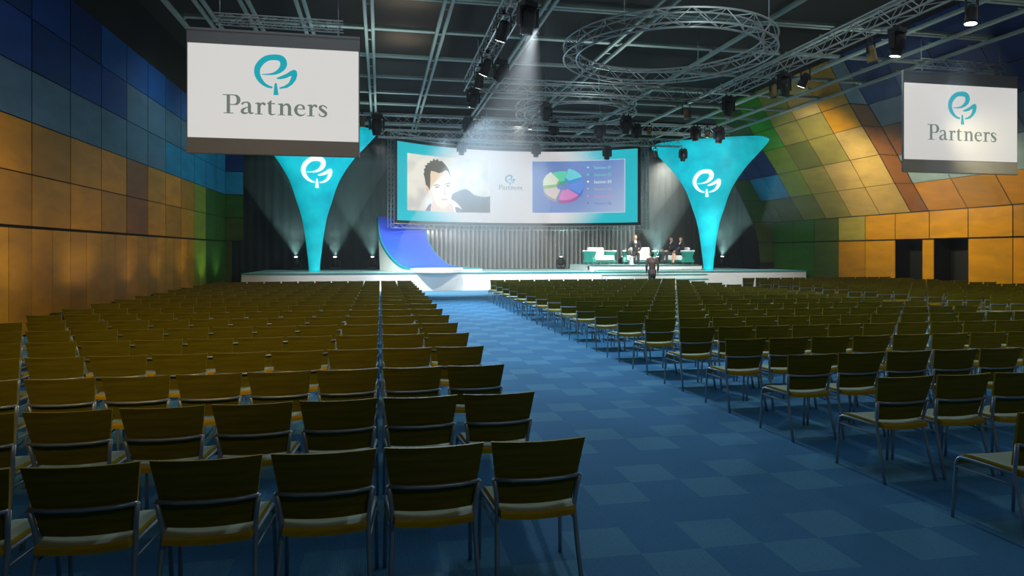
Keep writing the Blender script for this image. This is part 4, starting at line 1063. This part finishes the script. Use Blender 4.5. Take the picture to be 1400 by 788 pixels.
# ------------------------------------------------------------------ light
def look(o, tgt):
    o.rotation_euler = (Vector(tgt) - o.location).to_track_quat('-Z', 'Y').to_euler()
def spot(name, loc, tgt, W, col=(1, 1, 1), ang=60, blend=.6, r=.12):
    l = bpy.data.lights.new(name, 'SPOT'); l.energy = W; l.color = col; l.spot_size = math.radians(ang); l.spot_blend = blend; l.shadow_soft_size = r
    o = bpy.data.objects.new(name, l); COL.objects.link(o); o.location = loc; look(o, tgt); return o
def area(name, loc, tgt, W, sx, sy, col=(1, 1, 1)):
    l = bpy.data.lights.new(name, 'AREA'); l.shape = 'RECTANGLE'; l.size = sx; l.size_y = sy; l.energy = W; l.color = col
    o = bpy.data.objects.new(name, l); COL.objects.link(o); o.location = loc; look(o, tgt); return o
#LIGHTS
BLUE = (.6, .82, 1.0); WARM = (1, .90, .55); TEAL = (.55, 1, .97)
# floor wash from the trusses
for x, y in ((XA, 12.5), (XB, 12.5), (7.28, 21.0), (XA, 20.0), (XB, 20.0)):
    spot('wash_spot', (x, y, 6.3), (x * .7 + 2.4 * .3, y - .5, 0), 1000, BLUE, 110, 1, .3)
spot('aisle_spot', (2.6, 27.4, 6.3), (2.4, 17, 0), 5500, BLUE, 80, 1, .2)
spot('aisle_spot', (2.6, 27.4, 6.3), (2.4, 29.0, 0), 1500, (.85, .95, 1), 50, .8, .2)
# fill spots added unseen behind the camera to light the chair backs
spot('rear_fill', (-1.5, -4, 7.8), (-2.4, 13.5, .6), 3600, (1, .64, .22), 40, 1, .25)
spot('rear_fill', (8.0, -4, 7.8), (8.5, 15.0, .6), 1100, (1, .94, .6), 42, 1, .25)
spot('rear_fill', (15.0, -2, 7.8), (14.5, 15.5, .6), 2800, (1, .88, .48), 40, 1, .25)
spot('rear_fill_wide', (4.0, -5, 7.8), (4, 8, .6), 260, (1, .95, .70), 100, 1, .4)
# soft area fills added above the seats, no panels there
area('overhead_fill', (3.5, 6.0, 7.9), (3.5, 6.0, 0), 95, 9, 7, BLUE)
area('overhead_fill', (-2, 14, 7.9), (-2, 14, 0), 60, 6, 8, (.8, .9, 1)); area('overhead_fill', (11, 14, 7.9), (11, 14, 0), 80, 10, 8, (.8, .9, 1))
# stage wash
for x, xt, W_ in ((-.6, -1.0, 1500), (-.2, 3.4, 3600), (8.8, 3.8, 3600), (9.2, 8.2, 3200), (11.5, 11.5, 2000), (15.0, 17.0, 2000)):
    spot('stage_spot', (x, 27.2, 6.2), (xt, 31.2, .5), W_, (1, .98, .93), 70, .9, .2)
spot('panel_spot', (12.8, 28.2, 6.3), (13, 32.6, 1.6), 2700, (1, .97, .92), 40, .8, .2)
spot('ramp_spot', (2.4, 29.6, 6.8), (2.2, 33, 1.8), 1800, (.95, .97, 1), 60, .8, .08)
area('drape_strip', (7.6, 36.25, 2.95), (7.75, 37.1, 1.2), 70, 13.5, .1, (1, .98, .95))
# beams of the moving lights on the stage floor
for i, (x, y, lb) in enumerate(FL):
    sd = (-.25, -.1, -.15, .8, .5, .1, .7)[i]
    spot('floor_beam', (x, y + .04, ZS + .75), (x + sd, y + .25, ZS + 4), (300, 300, 300, 60, 100, 600, 600)[i], TEAL, 72, .25, .03)
spot('curtain_wash', (15.4, 34.6, 7.6), (16.2, 37.7, 4.6), 1300, (1, .96, .86), 80, 1, .2)
spot('curtain_wash', (-1.0, 34.6, 7.6), (-.8, 37.7, 5.0), 130, (1, .97, .9), 90, 1, .2)
# pylons
for x, y, s_ in ((-3.15, 33.9, 1), (16.55, 31.95, -1)):
    spot('pylon_spot', (x + s_ * 2.2, 28.2, 6.4), (x, y, 6.4), (450 if x < 0 else 220), (.8, 1, 1), 75, .9, .2)
# left wall: uplights and washes
for y in UPY: spot('wall_uplight', (XL + .85, y, .58), (XL + .0, y, 3.4), 30, WARM, 120, 1, .15)
for y in (30, 32.5): spot('wall_uplight', (XL + .8, y, .3), (XL, y, 3.2), 60, (.6, 1, .4), 100, .9, .15)
spot('wall_wash', (-2.0, 12.8, 5.0), (XL, 12.8, 2.2), 560, WARM, 75, 1, .3)
for y in (20, 26, 30): spot('wall_wash', (-3.6, y, 4.6), (XL, y, 2.0), 42, WARM, 80, 1, .3)
for y in (24, 29, 33): spot('wall_wash', (-4.5, y, 7.9), (XL, y, 5.5), 120, (.75, .9, 1), 110, 1, .3)
# right wall
for y in (16.5, 20.5, 24.5): spot('wall_wash', (16.0, y, 6.0), (XR, y, 3.0), 1250, WARM, 85, 1, .3)
spot('wall_wash', (15.5, 25.0, 6.5), (20.5, 27.5, 5.6), 1100, (1, .93, .8), 85, 1, .3)
# unseen upward spots added to brighten the ceiling grid
for x, y in ((0, 20), (7, 20), (14, 18), (0, 29), (14, 27), (7, 12), (14, 11), (0, 12)): spot('grid_catch_fill', (x, y, 6.0), (x, y + .5, 9), (120 if x > 10 else 200), (.8, .95, .92), 165, 1, .3)
# haze
HZ = bpy.data.materials.new('theatre_haze'); HZ.use_nodes = True; nt = HZ.node_tree; nt.nodes.clear()
vs_ = nt.nodes.new('ShaderNodeVolumeScatter'); vs_.inputs['Density'].default_value = .002; vs_.inputs['Anisotropy'].default_value = .25; vs_.inputs['Color'].default_value = (.95, .97, 1, 1)
o_ = nt.nodes.new('ShaderNodeOutputMaterial'); nt.links.new(vs_.outputs[0], o_.inputs['Volume'])
mb = MB(); mb.box((7.2, 24.0, 4.46), (28.0, 27.2, 7.14)); tag(mb.build('haze', HZ), 'thin theatrical haze hanging over the stage and trusses', 'haze', None, 'stuff')
def beam_haze(label, p, q, r0, r1, dens, col=(.95, .97, 1, 1), an=.2):
    """a cone of denser haze where a lamp's beam runs from p to q"""
    m = bpy.data.materials.new('beam_haze'); m.use_nodes = True; nt = m.node_tree; nt.nodes.clear()
    v = nt.nodes.new('ShaderNodeVolumeScatter'); v.inputs['Density'].default_value = dens; v.inputs['Anisotropy'].default_value = an; v.inputs['Color'].default_value = col
    o = nt.nodes.new('ShaderNodeOutputMaterial'); nt.links.new(v.outputs[0], o.inputs['Volume'])
    p, q = Vector(p), Vector(q); d = q - p; R = Vector((0, 0, 1)).rotation_difference(d.normalized()).to_matrix()
    mb = MB(); mb.lathe([(r0, 0), (r1, d.length)], 28, p, R)
    return tag(mb.build('haze_beam', m), label, 'haze', 'beams of light in the haze', 'stuff')
# broad shaft from the truss towards the front of the aisle
spot('haze_spot', (3.2, 13.8, 6.5), (4.1, 29.8, .9), 4600, (.88, .96, 1), 30, 1, .1)
beam_haze('broad pale shaft of lit haze falling from the truss towards the stage', (3.2, 13.9, 6.45), (4.05, 28.9, 1.2), .12, 3.5, .04)
spot('haze_spot', (5.6, 26.9, 6.9), (5.8, 31.5, 4.6), 420, (1, .97, .88), 80, 1, .1)
beam_haze('glowing patch of haze under the rear truss before the screen', (5.6, 26.9, 6.88), (5.85, 32.3, 4.0), .15, 4.6, .03)
spot('haze_spot', (15.4, 34.6, 8.0), (15.9, 36.2, 3.0), 2600, (1, .96, .86), 50, 1, .1)
for i, (x, y, lb) in enumerate(FL):
    sd = (-.25, -.1, -.15, .8, .5, .1, .7)[i]
    p = Vector((x, y - .02, ZS + .74)); q = p + Vector((sd, .1, 3.3)) * 1.55
    beam_haze('fan of lit haze rising from the ' + lb.split(' on the')[0] + (', leftmost', ' by the left pylon', ' by the ramp', ' before the drape', ' behind the middle sofa', ' between the sofas', ' right of the right pylon')[i], p, q, .1, 3.1, .05, (.9, 1, .98, 1))
for (x, y, z, tx, ty, W, n) in ((11.8, 11.6, 6.75, 13.5, 12.5, 260, 'topmost'), (11.75, 13.55, 6.4, 14.3, 15.2, 300, 'middle'), (11.7, 16.9, 6.7, 13.0, 18, 200, 'lowest')):
    spot('haze_spot', (x, y, z), (tx, ty, 1.5), W, (.55, .82, 1), 40, 1, .08)
    p = Vector((x, y, z)); d = (Vector((tx, ty, 1.5)) - p)
    beam_haze('faint blue light beam in the haze on the right, %s of three' % n, p + d * .02, p + d * .75, .12, 1.6, .05)
for y_ in (17, 21, 25): spot('void_fill', (.8, y_, 8.55), (.8, y_, 9.5), 110, (1, .82, .58), 165, 1, .2)  # added lamps hidden above the grid, tinting the void like warm haze
w = bpy.data.worlds.new('hall_dark'); scene.world = w; w.use_nodes = True
w.node_tree.nodes['Background'].inputs['Color'].default_value = (.45, .6, .8, 1); w.node_tree.nodes['Background'].inputs['Strength'].default_value = .03
#ENDLIGHTS

# ------------------------------------------------------------------ camera, colour
cam = bpy.data.cameras.new('camera'); co = bpy.data.objects.new('camera', cam); COL.objects.link(co)
cam.sensor_fit = 'HORIZONTAL'; cam.sensor_width = 36; cam.lens = 36 * FPX / 1400; cam.shift_y = -49 / 1400
cam.clip_start = .05; cam.clip_end = 200
co.location = (0, 0, EYE); co.rotation_euler = (PI / 2, 0, -TH); scene.camera = co
vs = scene.view_settings; vs.view_transform = 'Standard'; vs.look = 'None'; vs.gamma = 1; vs.use_curve_mapping = False; vs.exposure = 0
